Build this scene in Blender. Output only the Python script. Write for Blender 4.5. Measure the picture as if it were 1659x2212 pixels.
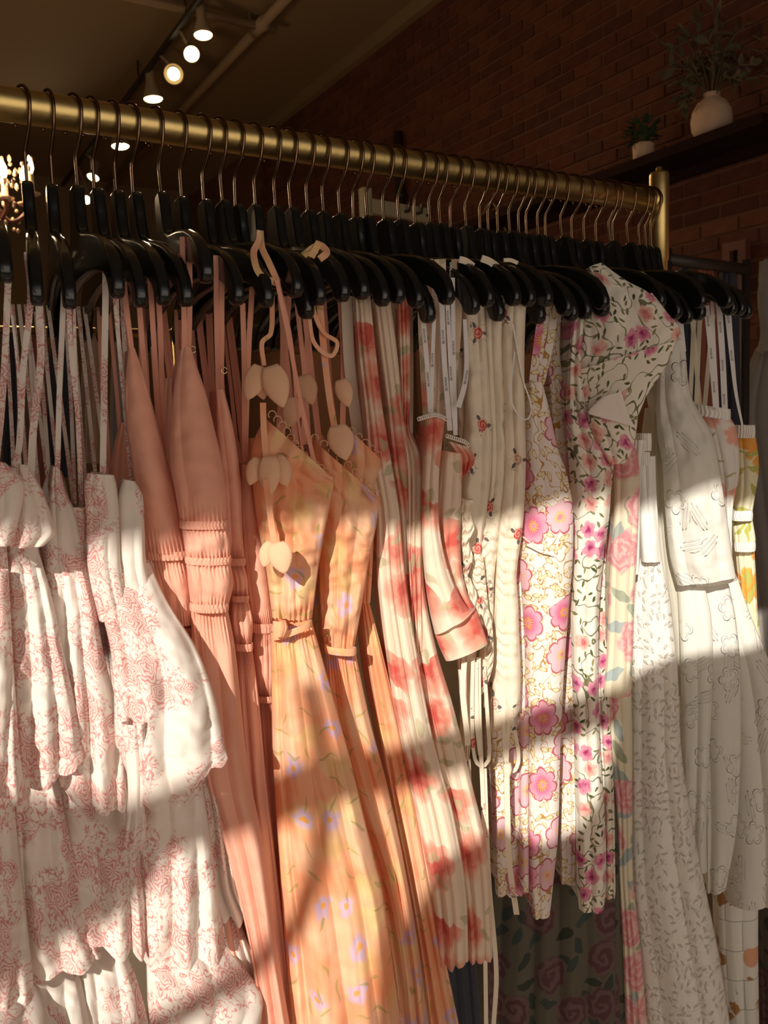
import bpy, bmesh, math, random
import numpy as np
from mathutils import Vector, Matrix, noise as mnoise

for o in list(bpy.data.objects): bpy.data.objects.remove(o)
S = bpy.context.scene
COL = S.collection
random.seed(7); RNG = np.random.default_rng(7)
PI = math.pi

# ------------------------------------------------------------------ camera
W_PX, H_PX = 1659, 2212
CX, CY = W_PX/2, H_PX/2
VX = np.array([3800-CX, 790-CY]); VY = np.array([-270-CX, 950-CY])      # vanishing points of rail and of brick courses
FPX = math.sqrt(-(VX@VY))
EX = np.array([VX[0], VX[1], FPX]); EX /= np.linalg.norm(EX)
EY = np.array([VY[0], VY[1], FPX]); EY /= np.linalg.norm(EY)
EZ = np.cross(EX, EY)
M = np.stack([EX, EY, EZ], 1)                                             # world -> camera (x right, y down, z forward)
EYE = np.array([0., 0., 1.35])
cam_d = bpy.data.cameras.new('camera'); cam = bpy.data.objects.new('camera', cam_d); COL.objects.link(cam)
cam_d.sensor_fit = 'VERTICAL'; cam_d.sensor_height = 24.0; cam_d.lens = FPX/H_PX*24.0
cam_d.clip_start = 0.02
r_, u_, b_ = M[0], -M[1], -M[2]
cam.matrix_world = Matrix(((r_[0], u_[0], b_[0], EYE[0]), (r_[1], u_[1], b_[1], EYE[1]), (r_[2], u_[2], b_[2], EYE[2]), (0, 0, 0, 1)))
cam_d.dof.use_dof = True; cam_d.dof.focus_distance = 1.15; cam_d.dof.aperture_fstop = 7.0
S.camera = cam

# ------------------------------------------------------------------ world, sun, daylight, exposure
S.view_settings.view_transform = 'Standard'; S.view_settings.look = 'None'
S.view_settings.gamma = 1.0; S.view_settings.use_curve_mapping = False
S.view_settings.exposure = 0.0
wd = bpy.data.worlds.new('world'); S.world = wd; wd.use_nodes = True
wd.node_tree.nodes['Background'].inputs[0].default_value = (0.92, 0.92, 0.95, 1)
wd.node_tree.nodes['Background'].inputs[1].default_value = 0.45
SUN_AZ, SUN_EL = math.radians(46), math.radians(24)
SUN_DIR = np.array([math.sin(SUN_AZ)*math.cos(SUN_EL), math.cos(SUN_AZ)*math.cos(SUN_EL), -math.sin(SUN_EL)])
sd = bpy.data.lights.new('sun', 'SUN'); sd.energy = 5.2; sd.angle = math.radians(0.35); sd.color = (1.0, 0.93, 0.82)
sun = bpy.data.objects.new('sun', sd); COL.objects.link(sun)
sun.rotation_euler = Vector(SUN_DIR).to_track_quat('-Z', 'Y').to_euler(); sun.location = (-4, -5, 4)
WALL_Y = -1.7                                                             # storefront wall behind the camera
ad = bpy.data.lights.new('window_daylight', 'AREA'); ad.shape = 'RECTANGLE'; ad.size = 3.6; ad.size_y = 1.9
ad.energy = 19; ad.color = (1.0, 0.77, 0.54)
area = bpy.data.objects.new('window_daylight', ad); COL.objects.link(area)
area.location = (.1, WALL_Y+0.12, 1.40); area.rotation_euler = (math.radians(90), 0, 0)   # faces +Y
area.rotation_euler = Vector((0, 1, 0)).to_track_quat('-Z', 'Z').to_euler()

# ------------------------------------------------------------------ helpers
def ray(u, v): return M.T @ np.array([(u-CX)/FPX, (v-CY)/FPX, 1.0])
def atY(u, v, Y): r = ray(u, v); return EYE + r*(Y/r[1])
def atX(u, v, X): r = ray(u, v); return EYE + r*(X/r[0])
def proj(p): c = M @ (np.array(p)-EYE); return CX+FPX*c[0]/c[2], CY+FPX*c[1]/c[2]

def link(o, parent=None):
    COL.objects.link(o)
    if parent is not None: o.parent = parent
    return o
def tag(o, label=None, cat=None, group=None, kind=None):
    if label: o['label'] = label
    if cat: o['category'] = cat
    if group: o['group'] = group
    if kind: o['kind'] = kind
    return o
def empty(name, loc, label=None, cat=None, group=None, kind=None):
    o = bpy.data.objects.new(name, None); o.empty_display_size = 0.03; o.location = tuple(loc); COL.objects.link(o)
    return tag(o, label, cat, group, kind)
def mesh(name, verts, faces, mat, parent=None, uv=None, smooth=True, world=True):
    """world: verts are world coordinates; shifted to the parent's origin"""
    V = np.asarray(verts, float)
    if parent is not None and world: V = V - np.array(parent_world(parent))
    me = bpy.data.meshes.new(name); me.from_pydata(V.tolist(), [], faces)
    if uv is not None:
        l = me.uv_layers.new(name='UVMap'); idx = np.empty(len(me.loops), int); me.loops.foreach_get('vertex_index', idx)
        l.data.foreach_set('uv', np.asarray(uv, float)[idx].ravel())
    if smooth: me.polygons.foreach_set('use_smooth', [True]*len(me.polygons))
    if mat is not None: me.materials.append(mat)
    me.update()
    return link(bpy.data.objects.new(name, me), parent)
def parent_world(p):
    v = np.zeros(3)
    while p is not None: v = v+np.array(p.location); p = p.parent
    return v

def box_vf(c, s):
    c = np.array(c); h = np.array(s)/2
    V = [c+h*np.array(d) for d in ((-1,-1,-1),(1,-1,-1),(1,1,-1),(-1,1,-1),(-1,-1,1),(1,-1,1),(1,1,1),(-1,1,1))]
    F = [(0,3,2,1),(4,5,6,7),(0,1,5,4),(1,2,6,5),(2,3,7,6),(3,0,4,7)]
    return V, F
def box(name, c, s, mat, parent=None, kind=None, bevel=0.0):
    V, F = box_vf(c, s)
    o = mesh(name, V, F, mat, parent, smooth=False)
    if bevel:
        b = o.modifiers.new('bevel', 'BEVEL'); b.width = bevel; b.segments = 2
    return tag(o, kind=kind)
def join_vf(parts):
    V, F = [], []
    for v, f in parts:
        n = len(V); V += list(v); F += [tuple(i+n for i in q) for q in f]
    return V, F
def tube_vf(pts, rad, seg=8, cap=True):
    P = [np.array(p, float) for p in pts]; n = len(P)
    R = rad if hasattr(rad, '__len__') else [rad]*n
    V, F = [], []; up = None
    for i in range(n):
        t = P[min(i+1, n-1)]-P[max(i-1, 0)]; t = t/(np.linalg.norm(t)+1e-12)
        if up is None:
            up = np.array([0, 0, 1.]) if abs(t[2]) < .9 else np.array([1., 0, 0])
        a = np.cross(t, up); a /= np.linalg.norm(a)+1e-12; b = np.cross(a, t); up = b
        for k in range(seg):
            an = 2*PI*k/seg; V.append(P[i]+R[i]*(math.cos(an)*a+math.sin(an)*b))
    for i in range(n-1):
        for k in range(seg):
            F.append((i*seg+k, i*seg+(k+1) % seg, (i+1)*seg+(k+1) % seg, (i+1)*seg+k))
    if cap: F.append(tuple(range(seg-1, -1, -1))); F.append(tuple((n-1)*seg+k for k in range(seg)))
    return V, F
def lathe_vf(profile, c, seg=24):
    V, F = [], []; n = len(profile)
    for (r, z) in profile:
        for k in range(seg):
            a = 2*PI*k/seg; V.append((c[0]+r*math.cos(a), c[1]+r*math.sin(a), c[2]+z))
    for i in range(n-1):
        for k in range(seg): F.append((i*seg+k, i*seg+(k+1) % seg, (i+1)*seg+(k+1) % seg, (i+1)*seg+k))
    F.append(tuple(range(seg-1, -1, -1))); F.append(tuple((n-1)*seg+k for k in range(seg)))
    return V, F
def spline(pts, n):
    """Catmull-Rom through pts (array k x d) -> n x d"""
    P = np.asarray(pts, float); k = len(P)
    if k == 2: t = np.linspace(0, 1, n)[:, None]; return P[0]*(1-t)+P[1]*t
    d = np.linalg.norm(np.diff(P, axis=0), axis=1)+1e-9; T = np.concatenate([[0], np.cumsum(d)])
    tan = np.zeros_like(P)
    for i in range(k):
        if i == 0: tan[i] = (P[1]-P[0])/d[0]
        elif i == k-1: tan[i] = (P[-1]-P[-2])/d[-1]
        else: tan[i] = (P[i+1]-P[i-1])/(d[i]+d[i-1])
    out = []
    for t in np.linspace(0, T[-1], n):
        i = min(max(np.searchsorted(T, t, 'right')-1, 0), k-2); h = d[i]; x = (t-T[i])/h
        out.append((2*x**3-3*x*x+1)*P[i]+(x**3-2*x*x+x)*h*tan[i]+(-2*x**3+3*x*x)*P[i+1]+(x**3-x*x)*h*tan[i+1])
    return np.array(out)

# ------------------------------------------------------------------ node materials
class G:
    def __init__(s, name):
        s.mat = bpy.data.materials.new(name); s.mat.use_nodes = True; s.nt = s.mat.node_tree; s.nt.nodes.clear()
        s.out = s.nt.nodes.new('ShaderNodeOutputMaterial')
    def n(s, typ, **kw):
        nd = s.nt.nodes.new(typ)
        for k, v in kw.items(): setattr(nd, k, v)
        return nd
    def put(s, sock, v):
        if v is None: return
        if isinstance(v, bpy.types.NodeSocket): s.nt.links.new(v, sock)
        elif hasattr(v, '__len__'):
            v = tuple(v)
            sock.default_value = v+(1,) if (sock.type == 'RGBA' and len(v) == 3) else v
        else: sock.default_value = v
    def m(s, op, a, b=None, c=None, clamp=False):
        nd = s.n('ShaderNodeMath', operation=op, use_clamp=clamp)
        s.put(nd.inputs[0], a); s.put(nd.inputs[1], b)
        if c is not None: s.put(nd.inputs[2], c)
        return nd.outputs[0]
    def vm(s, op, a, b=None, scale=None):
        nd = s.n('ShaderNodeVectorMath', operation=op); s.put(nd.inputs[0], a); s.put(nd.inputs[1], b)
        if scale is not None: s.put(nd.inputs['Scale'], scale)
        return nd.outputs['Value'] if op in ('LENGTH', 'DOT_PRODUCT', 'DISTANCE') else nd.outputs[0]
    def mix(s, f, a, b):
        nd = s.n('ShaderNodeMix', data_type='RGBA'); s.put(nd.inputs['Factor'], f); s.put(nd.inputs[6], a); s.put(nd.inputs[7], b)
        return nd.outputs[2]
    def step(s, x, lo, hi):       # 0 at lo, 1 at hi
        nd = s.n('ShaderNodeMapRange', interpolation_type='SMOOTHSTEP'); s.put(nd.inputs[0], x)
        nd.inputs[1].default_value = lo; nd.inputs[2].default_value = hi
        return nd.outputs[0]
    def noise(s, vec, scale, detail=2.0, dist=0.0, rough=.5, dim='2D'):
        nd = s.n('ShaderNodeTexNoise', noise_dimensions=dim); s.put(nd.inputs['Vector'], vec); nd.inputs['Scale'].default_value = scale
        nd.inputs['Detail'].default_value = detail; nd.inputs['Distortion'].default_value = dist; nd.inputs['Roughness'].default_value = rough
        return nd.outputs['Fac'], nd.outputs['Color']
    def uv(s): return s.n('ShaderNodeTexCoord').outputs['UV']
    def obj(s): return s.n('ShaderNodeTexCoord').outputs['Object']
    def sep(s, v):
        nd = s.n('ShaderNodeSeparateXYZ'); s.put(nd.inputs[0], v); return nd.outputs[0], nd.outputs[1], nd.outputs[2]
    def comb(s, x, y, z=0.0):
        nd = s.n('ShaderNodeCombineXYZ'); s.put(nd.inputs[0], x); s.put(nd.inputs[1], y); s.put(nd.inputs[2], z); return nd.outputs[0]
    def warp(s, v, scale, amt):
        f, c = s.noise(v, scale, 1.0)
        return s.vm('ADD', v, s.vm('SCALE', s.vm('SUBTRACT', c, (.5, .5, .5)), scale=amt))
    def cells(s, v, scale, rnd=.75):
        """2D cells: local x, y, radius, angle (randomly turned), three random numbers"""
        nd = s.n('ShaderNodeTexVoronoi', voronoi_dimensions='2D', feature='F1'); s.put(nd.inputs['Vector'], v)
        nd.inputs['Scale'].default_value = scale; nd.inputs['Randomness'].default_value = rnd
        loc = s.vm('SCALE', s.vm('SUBTRACT', v, nd.outputs['Position']), scale=scale)
        x, y, _ = s.sep(loc); r1, r2, r3 = s.sep(nd.outputs['Color'])
        rot = s.m('MULTIPLY', r1, 6.283)
        ca, sa = s.m('COSINE', rot), s.m('SINE', rot)
        X = s.m('SUBTRACT', s.m('MULTIPLY', x, ca), s.m('MULTIPLY', y, sa)); Y = s.m('ADD', s.m('MULTIPLY', x, sa), s.m('MULTIPLY', y, ca))
        r = s.m('SQRT', s.m('ADD', s.m('MULTIPLY', x, x), s.m('MULTIPLY', y, y)))
        a = s.m('ARCTAN2', Y, X)
        return dict(x=X, y=Y, r=r, a=a, r1=r1, r2=r2, r3=r3)
    def petal(s, c, R, n, depth=.3):      # r / petal radius: <1 inside
        lob = s.m('POWER', s.m('ABSOLUTE', s.m('COSINE', s.m('MULTIPLY', c['a'], n/2.0))), .6)
        rad = s.m('MULTIPLY', s.m('ADD', s.m('MULTIPLY', lob, depth), 1-depth), R)
        return s.m('DIVIDE', c['r'], rad), lob
    def ellipse(s, c, a, b): return s.m('ADD', s.m('POWER', s.m('ABSOLUTE', s.m('DIVIDE', c['x'], a)), 1.2), s.m('POWER', s.m('ABSOLUTE', s.m('DIVIDE', c['y'], b)), 2.0))
    def inside(s, q, soft=.15): return s.m('SUBTRACT', 1.0, s.step(q, 1-soft, 1+soft))
    def gt(s, a, b): return s.m('GREATER_THAN', a, b)
    def mul(s, *a):
        x = a[0]
        for b in a[1:]: x = s.m('MULTIPLY', x, b)
        return x
    def lines(s, v, scale, w, detail=1.0):      # curvy contour lines
        f, _ = s.noise(v, scale, detail)
        return s.m('SUBTRACT', 1.0, s.step(s.m('ABSOLUTE', s.m('SUBTRACT', f, .5)), w*.5, w))

def plain(name, col, rough=.6, metal=0.0, bumpscale=None, bump=.1, emit=None, spec=.5, coat=0.0, var=0.0, varscale=6.0):
    g = G(name); p = g.n('ShaderNodeBsdfPrincipled')
    g.put(p.inputs['Base Color'], col); p.inputs['Roughness'].default_value = rough; p.inputs['Metallic'].default_value = metal
    p.inputs['Specular IOR Level'].default_value = spec; p.inputs['Coat Weight'].default_value = coat
    if var:
        f, _ = g.noise(g.obj(), varscale, 3, dim='3D')
        g.put(p.inputs['Base Color'], g.mix(f, [c*(1-var) for c in col], [min(1, c*(1+var)) for c in col]))
    if bumpscale:
        f, _ = g.noise(g.obj(), bumpscale, 3, dim='3D'); b = g.n('ShaderNodeBump'); b.inputs['Strength'].default_value = bump; b.inputs['Distance'].default_value = .01
        g.put(b.inputs['Height'], f); g.put(p.inputs['Normal'], b.outputs[0])
    if emit: g.put(p.inputs['Emission Color'], emit[0]); p.inputs['Emission Strength'].default_value = emit[1]
    g.nt.links.new(p.outputs[0], g.out.inputs[0])
    return g.mat
def fabric(name, fn, rough=.85, trans=.22, spec=.15, sheen=.15, weave=900., wv=.15):
    g = G(name); res = fn(g); col, height = res if isinstance(res, tuple) else (res, None)
    p = g.n('ShaderNodeBsdfPrincipled'); g.put(p.inputs['Base Color'], col); p.inputs['Roughness'].default_value = rough
    p.inputs['Specular IOR Level'].default_value = spec; p.inputs['Sheen Weight'].default_value = sheen
    f, _ = g.noise(g.uv(), weave, 1.0); h = g.m('MULTIPLY', f, .3)
    if height is not None: h = g.m('ADD', h, g.m('MULTIPLY', height, 3.0))
    b = g.n('ShaderNodeBump'); b.inputs['Strength'].default_value = wv if height is None else .8; b.inputs['Distance'].default_value = .0012
    g.put(b.inputs['Height'], h); g.put(p.inputs['Normal'], b.outputs[0])
    t = g.n('ShaderNodeBsdfTranslucent'); g.put(t.inputs[0], col)
    mx = g.n('ShaderNodeMixShader'); mx.inputs[0].default_value = trans
    g.nt.links.new(p.outputs[0], mx.inputs[1]); g.nt.links.new(t.outputs[0], mx.inputs[2]); g.nt.links.new(mx.outputs[0], g.out.inputs[0])
    return g.mat

# ---- prints
def p_toile(g):
    v = g.warp(g.uv(), 60, .008); c = g.cells(v, 30, .8)
    f, _ = g.noise(v, 14, 1.0); patch = g.step(f, .46, .51)
    n, _ = g.noise(v, 190, 2.0)
    rr = g.m('MULTIPLY', c['r'], g.m('ADD', 1.0, g.m('MULTIPLY', .16, g.m('COSINE', g.m('MULTIPLY', c['a'], 5)))))
    ph = g.m('ADD', g.m('MULTIPLY', rr, 62), g.m('ADD', c['a'], g.m('MULTIPLY', n, 8)))
    ring = g.step(g.m('SINE', ph), .0, .6)
    rose = g.mul(ring, g.inside(g.m('DIVIDE', rr, .42), .1), patch)
    tw = g.mul(g.lines(v, 130, .04, 2.0), g.step(f, .38, .44), g.gt(c['r'], .38))
    wash = g.mul(g.inside(g.m('DIVIDE', rr, .44), .3), patch, .30)
    base = g.mix(wash, (.90, .82, .74), (.82, .40, .36))
    th, _ = g.noise(g.vm('MULTIPLY', v, (40, 900, 1)), 1.0, 1.0); th2, _ = g.noise(g.vm('MULTIPLY', v, (900, 40, 1)), 1.0, 1.0)
    base = g.mix(g.m('MULTIPLY', g.m('ADD', th, th2), .12), base, (.70, .60, .52))
    return g.mix(g.m('MULTIPLY', g.m('MAXIMUM', rose, tw), .75), base, (.64, .17, .17))
def p_salmon(g):
    f, _ = g.noise(g.uv(), 12, 2); return g.mix(f, (.88, .43, .30), (.92, .49, .36))
def p_orange(g):
    v = g.warp(g.uv(), 30, .02); f, _ = g.noise(v, 14, 2)
    col = g.mix(g.step(f, .3, .7), (.93, .40, .20), (.94, .58, .36))
    c = g.cells(v, 24, .9); q, _ = g.petal(c, .42, 5, .35)
    col = g.mix(g.mul(g.inside(q, .6), g.gt(c['r2'], .62), .45), col, (.82, .70, .28))
    d = g.cells(g.vm('ADD', v, (.37, .21, 0)), 20, .9); q, _ = g.petal(d, .24, 5, .4); on = g.gt(d['r2'], .62)
    col = g.mix(g.mul(g.inside(q, .35), on, .8), col, (.66, .50, .72))
    col = g.mix(g.mul(g.inside(g.m('DIVIDE', d['r'], .07), .3), on), col, (.90, .42, .10))
    e = g.cells(g.vm('ADD', v, (.11, .53, 0)), 40, .95)
    col = g.mix(g.mul(g.inside(g.ellipse(e, .42, .07), .3), g.gt(e['r2'], .55), .7), col, (.45, .38, .12))
    return col
def p_red(g):
    v = g.warp(g.uv(), 45, .016); c = g.cells(v, 17, .85); q, l = g.petal(c, .54, 5, .3)
    n, _ = g.noise(v, 55, 3); on = g.gt(c['r2'], .35)
    shade = g.step(g.m('ADD', g.m('MULTIPLY', c['r'], 1.6), g.m('SUBTRACT', n, .5)), .05, .6)
    fl = g.mix(shade, (.66, .075, .055), (.86, .34, .24))
    col = g.mix(g.mul(g.inside(q, .35), on, .92), (.91, .76, .60), fl)
    e = g.cells(g.vm('ADD', v, (.31, .17, 0)), 34, .9)
    return g.mix(g.mul(g.inside(g.ellipse(e, .4, .2), .3), g.gt(e['r2'], .66), .7), col, (.52, .50, .30))
def p_cream(g):
    v = g.warp(g.uv(), 60, .004); c = g.cells(v, 17, .8); on = g.gt(c['r2'], .42)
    base = (.90, .79, .63)
    e1 = g.m('POWER', g.m('DIVIDE', g.m('SUBTRACT', c['r'], .19), .075), 2.0); e2 = g.m('POWER', g.m('DIVIDE', g.m('MULTIPLY', g.m('SINE', g.m('MULTIPLY', c['a'], 1.5)), c['r']), .06), 2.0)
    col = g.mix(g.mul(g.inside(g.m('ADD', e1, e2), .2), on), base, (.15, .13, .12))
    col = g.mix(g.mul(g.lines(v, 55, .012), g.inside(g.m('DIVIDE', c['r'], .3), .1), on, .8), col, (.20, .15, .12))
    n, _ = g.noise(v, 150, 2)
    sw = g.step(g.m('SINE', g.m('ADD', g.m('MULTIPLY', c['r'], 80), g.m('ADD', c['a'], g.m('MULTIPLY', n, 6)))), -.2, .6)
    rose = g.mix(sw, (.62, .10, .08), (.86, .36, .27)); pale = g.mix(sw, (.72, .40, .30), (.93, .74, .60))
    q, _ = g.petal(c, .135, 5, .15)
    return g.mix(g.mul(g.inside(q, .12), on), col, g.mix(g.gt(c['r3'], .6), rose, pale))
def p_gold(g):
    v = g.warp(g.uv(), 50, .006); base = (.92, .84, .78)
    line = g.lines(v, 30, .016, 1.0)
    col = g.mix(line, base, (.52, .29, .08))
    for sc_, off_ in ((58, (.3, .1, 0)), (70, (.7, .5, 0))):
        e = g.cells(g.vm('ADD', v, off_), sc_, .9); q = g.ellipse(e, .46, .20); on = g.gt(e['r2'], .45)
        col = g.mix(g.mul(g.inside(q, .05), on, .8), col, (.92, .80, .50))
        col = g.mix(g.mul(g.m('SUBTRACT', 1.0, g.step(g.m('ABSOLUTE', g.m('SUBTRACT', q, .9)), .10, .28)), on), col, (.52, .29, .08))
    c = g.cells(v, 15, .75); on = g.gt(c['r2'], .30); q, l = g.petal(c, .40, 7, .28)
    fill = g.mix(g.step(c['r'], .08, .34), (.74, .13, .32), (.88, .44, .54)); fill = g.mix(g.gt(c['r3'], .55), fill, (.86, .56, .62))
    col = g.mix(g.mul(g.inside(q, .03), on), col, fill)
    rim = g.mul(g.m('SUBTRACT', 1.0, g.step(g.m('ABSOLUTE', g.m('SUBTRACT', q, .97)), .03, .08)), on)
    col = g.mix(rim, col, (.55, .14, .18))
    col = g.mix(g.mul(g.inside(g.m('DIVIDE', c['r'], g.m('ADD', .10, g.m('MULTIPLY', .05, g.m('COSINE', g.m('MULTIPLY', c['a'], 14))))), .2), on), col, (.88, .55, .08))
    return g.mix(g.mul(g.inside(g.m('DIVIDE', c['r'], .05), .2), on), col, (.82, .30, .46))
def p_vine(g):
    v = g.warp(g.uv(), 40, .008); base = (.92, .86, .74)
    col = g.mix(g.m('MULTIPLY', g.lines(v, 26, .018, 1.0), .9), base, (.13, .14, .05))
    e = g.cells(g.vm('ADD', v, (.2, .4, 0)), 86, .95)
    col = g.mix(g.mul(g.inside(g.ellipse(e, .48, .18), .2), g.gt(e['r2'], .5)), col, g.mix(e['r3'], (.06, .09, .03), (.34, .30, .14)))
    c = g.cells(v, 30, .9); on = g.gt(c['r2'], .42); q, l = g.petal(c, .40, 5, .3); n, _ = g.noise(v, 130, 2)
    sw = g.step(g.m('ADD', c['r'], g.m('MULTIPLY', g.m('SUBTRACT', n, .5), .5)), .0, .3)
    fl = g.mix(sw, (.40, .03, .17), (.84, .34, .44)); fl2 = g.mix(sw, (.70, .20, .22), (.90, .56, .46))
    return g.mix(g.mul(g.inside(q, .18), on), col, g.mix(g.gt(c['r3'], .62), fl, fl2))
def p_pink(g):
    v = g.warp(g.uv(), 40, .012); base = (.90, .82, .62)
    e = g.cells(g.vm('ADD', v, (.2, .4, 0)), 22, .9)
    col = g.mix(g.mul(g.inside(g.ellipse(e, .5, .2), .15), g.gt(e['r2'], .35), .9), base, g.mix(e['r3'], (.38, .42, .26), (.42, .52, .54)))
    c = g.cells(v, 13, .8); on = g.gt(c['r2'], .3); q, _ = g.petal(c, .46, 6, .2); n, _ = g.noise(v, 60, 3)
    sw = g.step(g.m('SINE', g.m('ADD', g.m('MULTIPLY', c['r'], 34), g.m('ADD', c['a'], g.m('MULTIPLY', n, 11)))), -.6, .8)
    return g.mix(g.mul(g.inside(q, .12), on), col, g.mix(sw, (.84, .36, .38), (.92, .58, .54)))
def p_shaded(g):
    v = g.warp(g.uv(), 40, .012); base = (.15, .13, .095)  # dark tones put the shadow on this sheer fabric into its print
    e = g.cells(g.vm('ADD', v, (.2, .4, 0)), 26, .9)
    col = g.mix(g.mul(g.inside(g.ellipse(e, .5, .22), .15), g.gt(e['r2'], .3), .9), base, g.mix(e['r3'], (.04, .045, .03), (.06, .09, .085)))
    c = g.cells(v, 12, .8); q, _ = g.petal(c, .40, 6, .2); n, _ = g.noise(v, 60, 3)
    sw = g.step(g.m('SINE', g.m('ADD', g.m('MULTIPLY', c['r'], 30), g.m('ADD', c['a'], g.m('MULTIPLY', n, 5)))), -.6, .8)
    return g.mix(g.mul(g.inside(q, .15), g.gt(c['r2'], .4)), col, g.mix(sw, (.13, .06, .065), (.19, .11, .11)))
def p_eyelet(g):
    v = g.uv(); c = g.cells(v, 80, .6); q = g.ellipse(c, .20, .10)
    hole = g.inside(q, .2); ring = g.m('SUBTRACT', g.inside(g.m('DIVIDE', q, 2.4), .3), hole)
    l = g.mul(g.lines(v, 70, .03), .5)
    on = g.gt(c['r2'], .3)
    return g.mix(g.mul(hole, on), (.90, .86, .79), (.74, .66, .56)), g.m('MULTIPLY', g.m('ADD', g.m('SUBTRACT', ring, hole), l), on)  # holes tinted darker for the shade seen through them
def motif(g, v, sc=15, thr=.35):
    c = g.cells(v, sc, .85); on = g.gt(c['r2'], thr); q, l = g.petal(c, .30, 5, .55)
    rim = g.m('SUBTRACT', 1.0, g.step(g.m('ABSOLUTE', g.m('SUBTRACT', q, .9)), .08, .2))
    fl = g.mul(g.m('MAXIMUM', rim, g.m('MULTIPLY', g.inside(q, .1), .5)), on)
    e = g.cells(g.vm('ADD', v, (.33, .21, 0)), sc*1.15, .9); el = g.ellipse(e, .42, .2)
    hat = g.step(g.m('SINE', g.m('MULTIPLY', e['y'], 60)), .2, .7)
    lf = g.mul(g.inside(el, .1), hat, g.gt(e['r2'], .4))
    return g.m('MAXIMUM', fl, lf)
def p_embroid(g):
    h = motif(g, g.uv()); return g.mix(g.m('MULTIPLY', h, .6), (.88, .85, .78), (.95, .93, .88)), g.m('MULTIPLY', h, 2.2)
def p_white(g):
    f, _ = g.noise(g.uv(), 15, 2); return g.mix(f, (.88, .86, .81), (.92, .90, .85))
def p_coral(g):
    v = g.warp(g.uv(), 40, .01); c = g.cells(v, 22, .9); q, _ = g.petal(c, .4, 5, .4)
    col = g.mix(g.mul(g.inside(q, .25), g.gt(c['r2'], .62)), (.90, .86, .80), (.90, .45, .36))
    e = g.cells(g.vm('ADD', v, (.2, .4, 0)), 45, .9)
    return g.mix(g.mul(g.inside(g.ellipse(e, .4, .12), .2), g.gt(e['r2'], .7)), col, (.50, .50, .25))
def p_tropic(g):
    v = g.warp(g.uv(), 35, .02); c = g.cells(v, 14, .8); q, _ = g.petal(c, .5, 7, .55); n, _ = g.noise(v, 40, 2)
    fl = g.mix(n, (.90, .22, .06), (.96, .62, .10)); col = g.mix(g.mul(g.inside(q, .1), g.gt(c['r2'], .25)), (.92, .86, .62), fl)
    e = g.cells(g.vm('ADD', v, (.2, .4, 0)), 26, .9)
    return g.mix(g.mul(g.inside(g.ellipse(e, .5, .14), .2), g.gt(e['r2'], .5)), col, (.55, .55, .14))
def p_scenic(g):
    v = g.uv(); b = g.n('ShaderNodeTexBrick'); g.put(b.inputs['Vector'], v); b.inputs['Scale'].default_value = 9; b.inputs['Mortar Size'].default_value = .008
    b.inputs['Brick Width'].default_value = .7; b.inputs['Row Height'].default_value = .55
    col = g.mix(b.outputs['Fac'], (.88, .85, .78), (.45, .44, .40))
    f, _ = g.noise(v, 22, 4); f2, _ = g.noise(v, 9, 1)
    col = g.mix(g.mul(g.step(f, .58, .62), g.step(f2, .5, .55)), col, (.45, .22, .08))
    c = g.cells(v, 14, .9)
    return g.mix(g.mul(g.inside(g.m('DIVIDE', c['r'], .3), .1), g.gt(c['r2'], .6)), col, (.82, .42, .26))
def p_flat(col):
    def fn(g):
        f, _ = g.noise(g.uv(), 20, 2); return g.mix(f, [c*.94 for c in col], [min(1, c*1.05) for c in col])
    return fn

MT = {}
for nm, fn, kw in (('toile', p_toile, dict(wv=.35, weave=1400)), ('salmon', p_salmon, dict(rough=.7, sheen=.2)), ('orange', p_orange, dict(rough=.5, spec=.3, trans=.3)),
                   ('red', p_red, dict(trans=.28)), ('cream', p_cream, dict(rough=.6, spec=.25)), ('gold', p_gold, {}), ('vine', p_vine, {}), ('pink', p_pink, dict(trans=.3)),
                   ('dark', p_shaded, dict(trans=.3)), ('eyelet', p_eyelet, {}), ('embroid', p_embroid, dict(rough=.5, spec=.3, trans=.3)), ('white', p_white, dict(rough=.4, spec=.4)),
                   ('coral', p_coral, dict(rough=.5)), ('tropic', p_tropic, dict(rough=.55)), ('scenic', p_scenic, {}),
                   ('creamplain', p_flat((.80, .70, .58)), dict(trans=.3)), ('ribbon', p_flat((.90, .87, .86)), dict(rough=.35, spec=.4)), ('petal', p_flat((.93, .64, .42)), dict(trans=.35)),
                   ('navy', p_flat((.06, .06, .08)), {}), ('grey', p_flat((.36, .33, .31)), {}), ('rust', p_flat((.35, .12, .08)), {}), ('tan', p_flat((.55, .40, .30)), dict(trans=.3)),
                   ('sheer', p_flat((.86, .82, .70)), dict(trans=.45)), ('lace', p_flat((.92, .84, .78)), {})):
    MT[nm] = fabric('fabric_'+nm, fn, **kw)
M_BRASS = plain('brushed_brass', (.66, .49, .20), rough=.38, metal=1.0, bumpscale=90, bump=.03, var=.12, varscale=20)
M_WIRE = plain('bronze_wire', (.20, .12, .07), rough=.28, metal=1.0)
M_BLACK = plain('black_plastic', (.010, .011, .011), rough=.22, spec=.5, coat=.2)
M_BRICK = [plain('brick_%s' % t, c, rough=.9, bumpscale=60, bump=.5, var=.35, varscale=14) for t, c in (('a', (.150, .042, .018)), ('b', (.130, .036, .017)), ('c', (.17, .052, .022)), ('d', (.115, .036, .018)))]
M_MORTAR = plain('mortar', (.20, .085, .045), rough=.95, bumpscale=80, bump=.4)
M_CEIL = plain('ceiling_paint', (.30, .20, .10), rough=.9, bumpscale=5, bump=.05)
M_PLASTER = plain('plaster', (.26, .17, .09), rough=.9, var=.1, varscale=2)
M_FLOOR = plain('floor_wood', (.22, .16, .11), rough=.6, var=.2, varscale=4)
M_PIPE = plain('painted_pipe', (.38, .26, .15), rough=.7)
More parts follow.
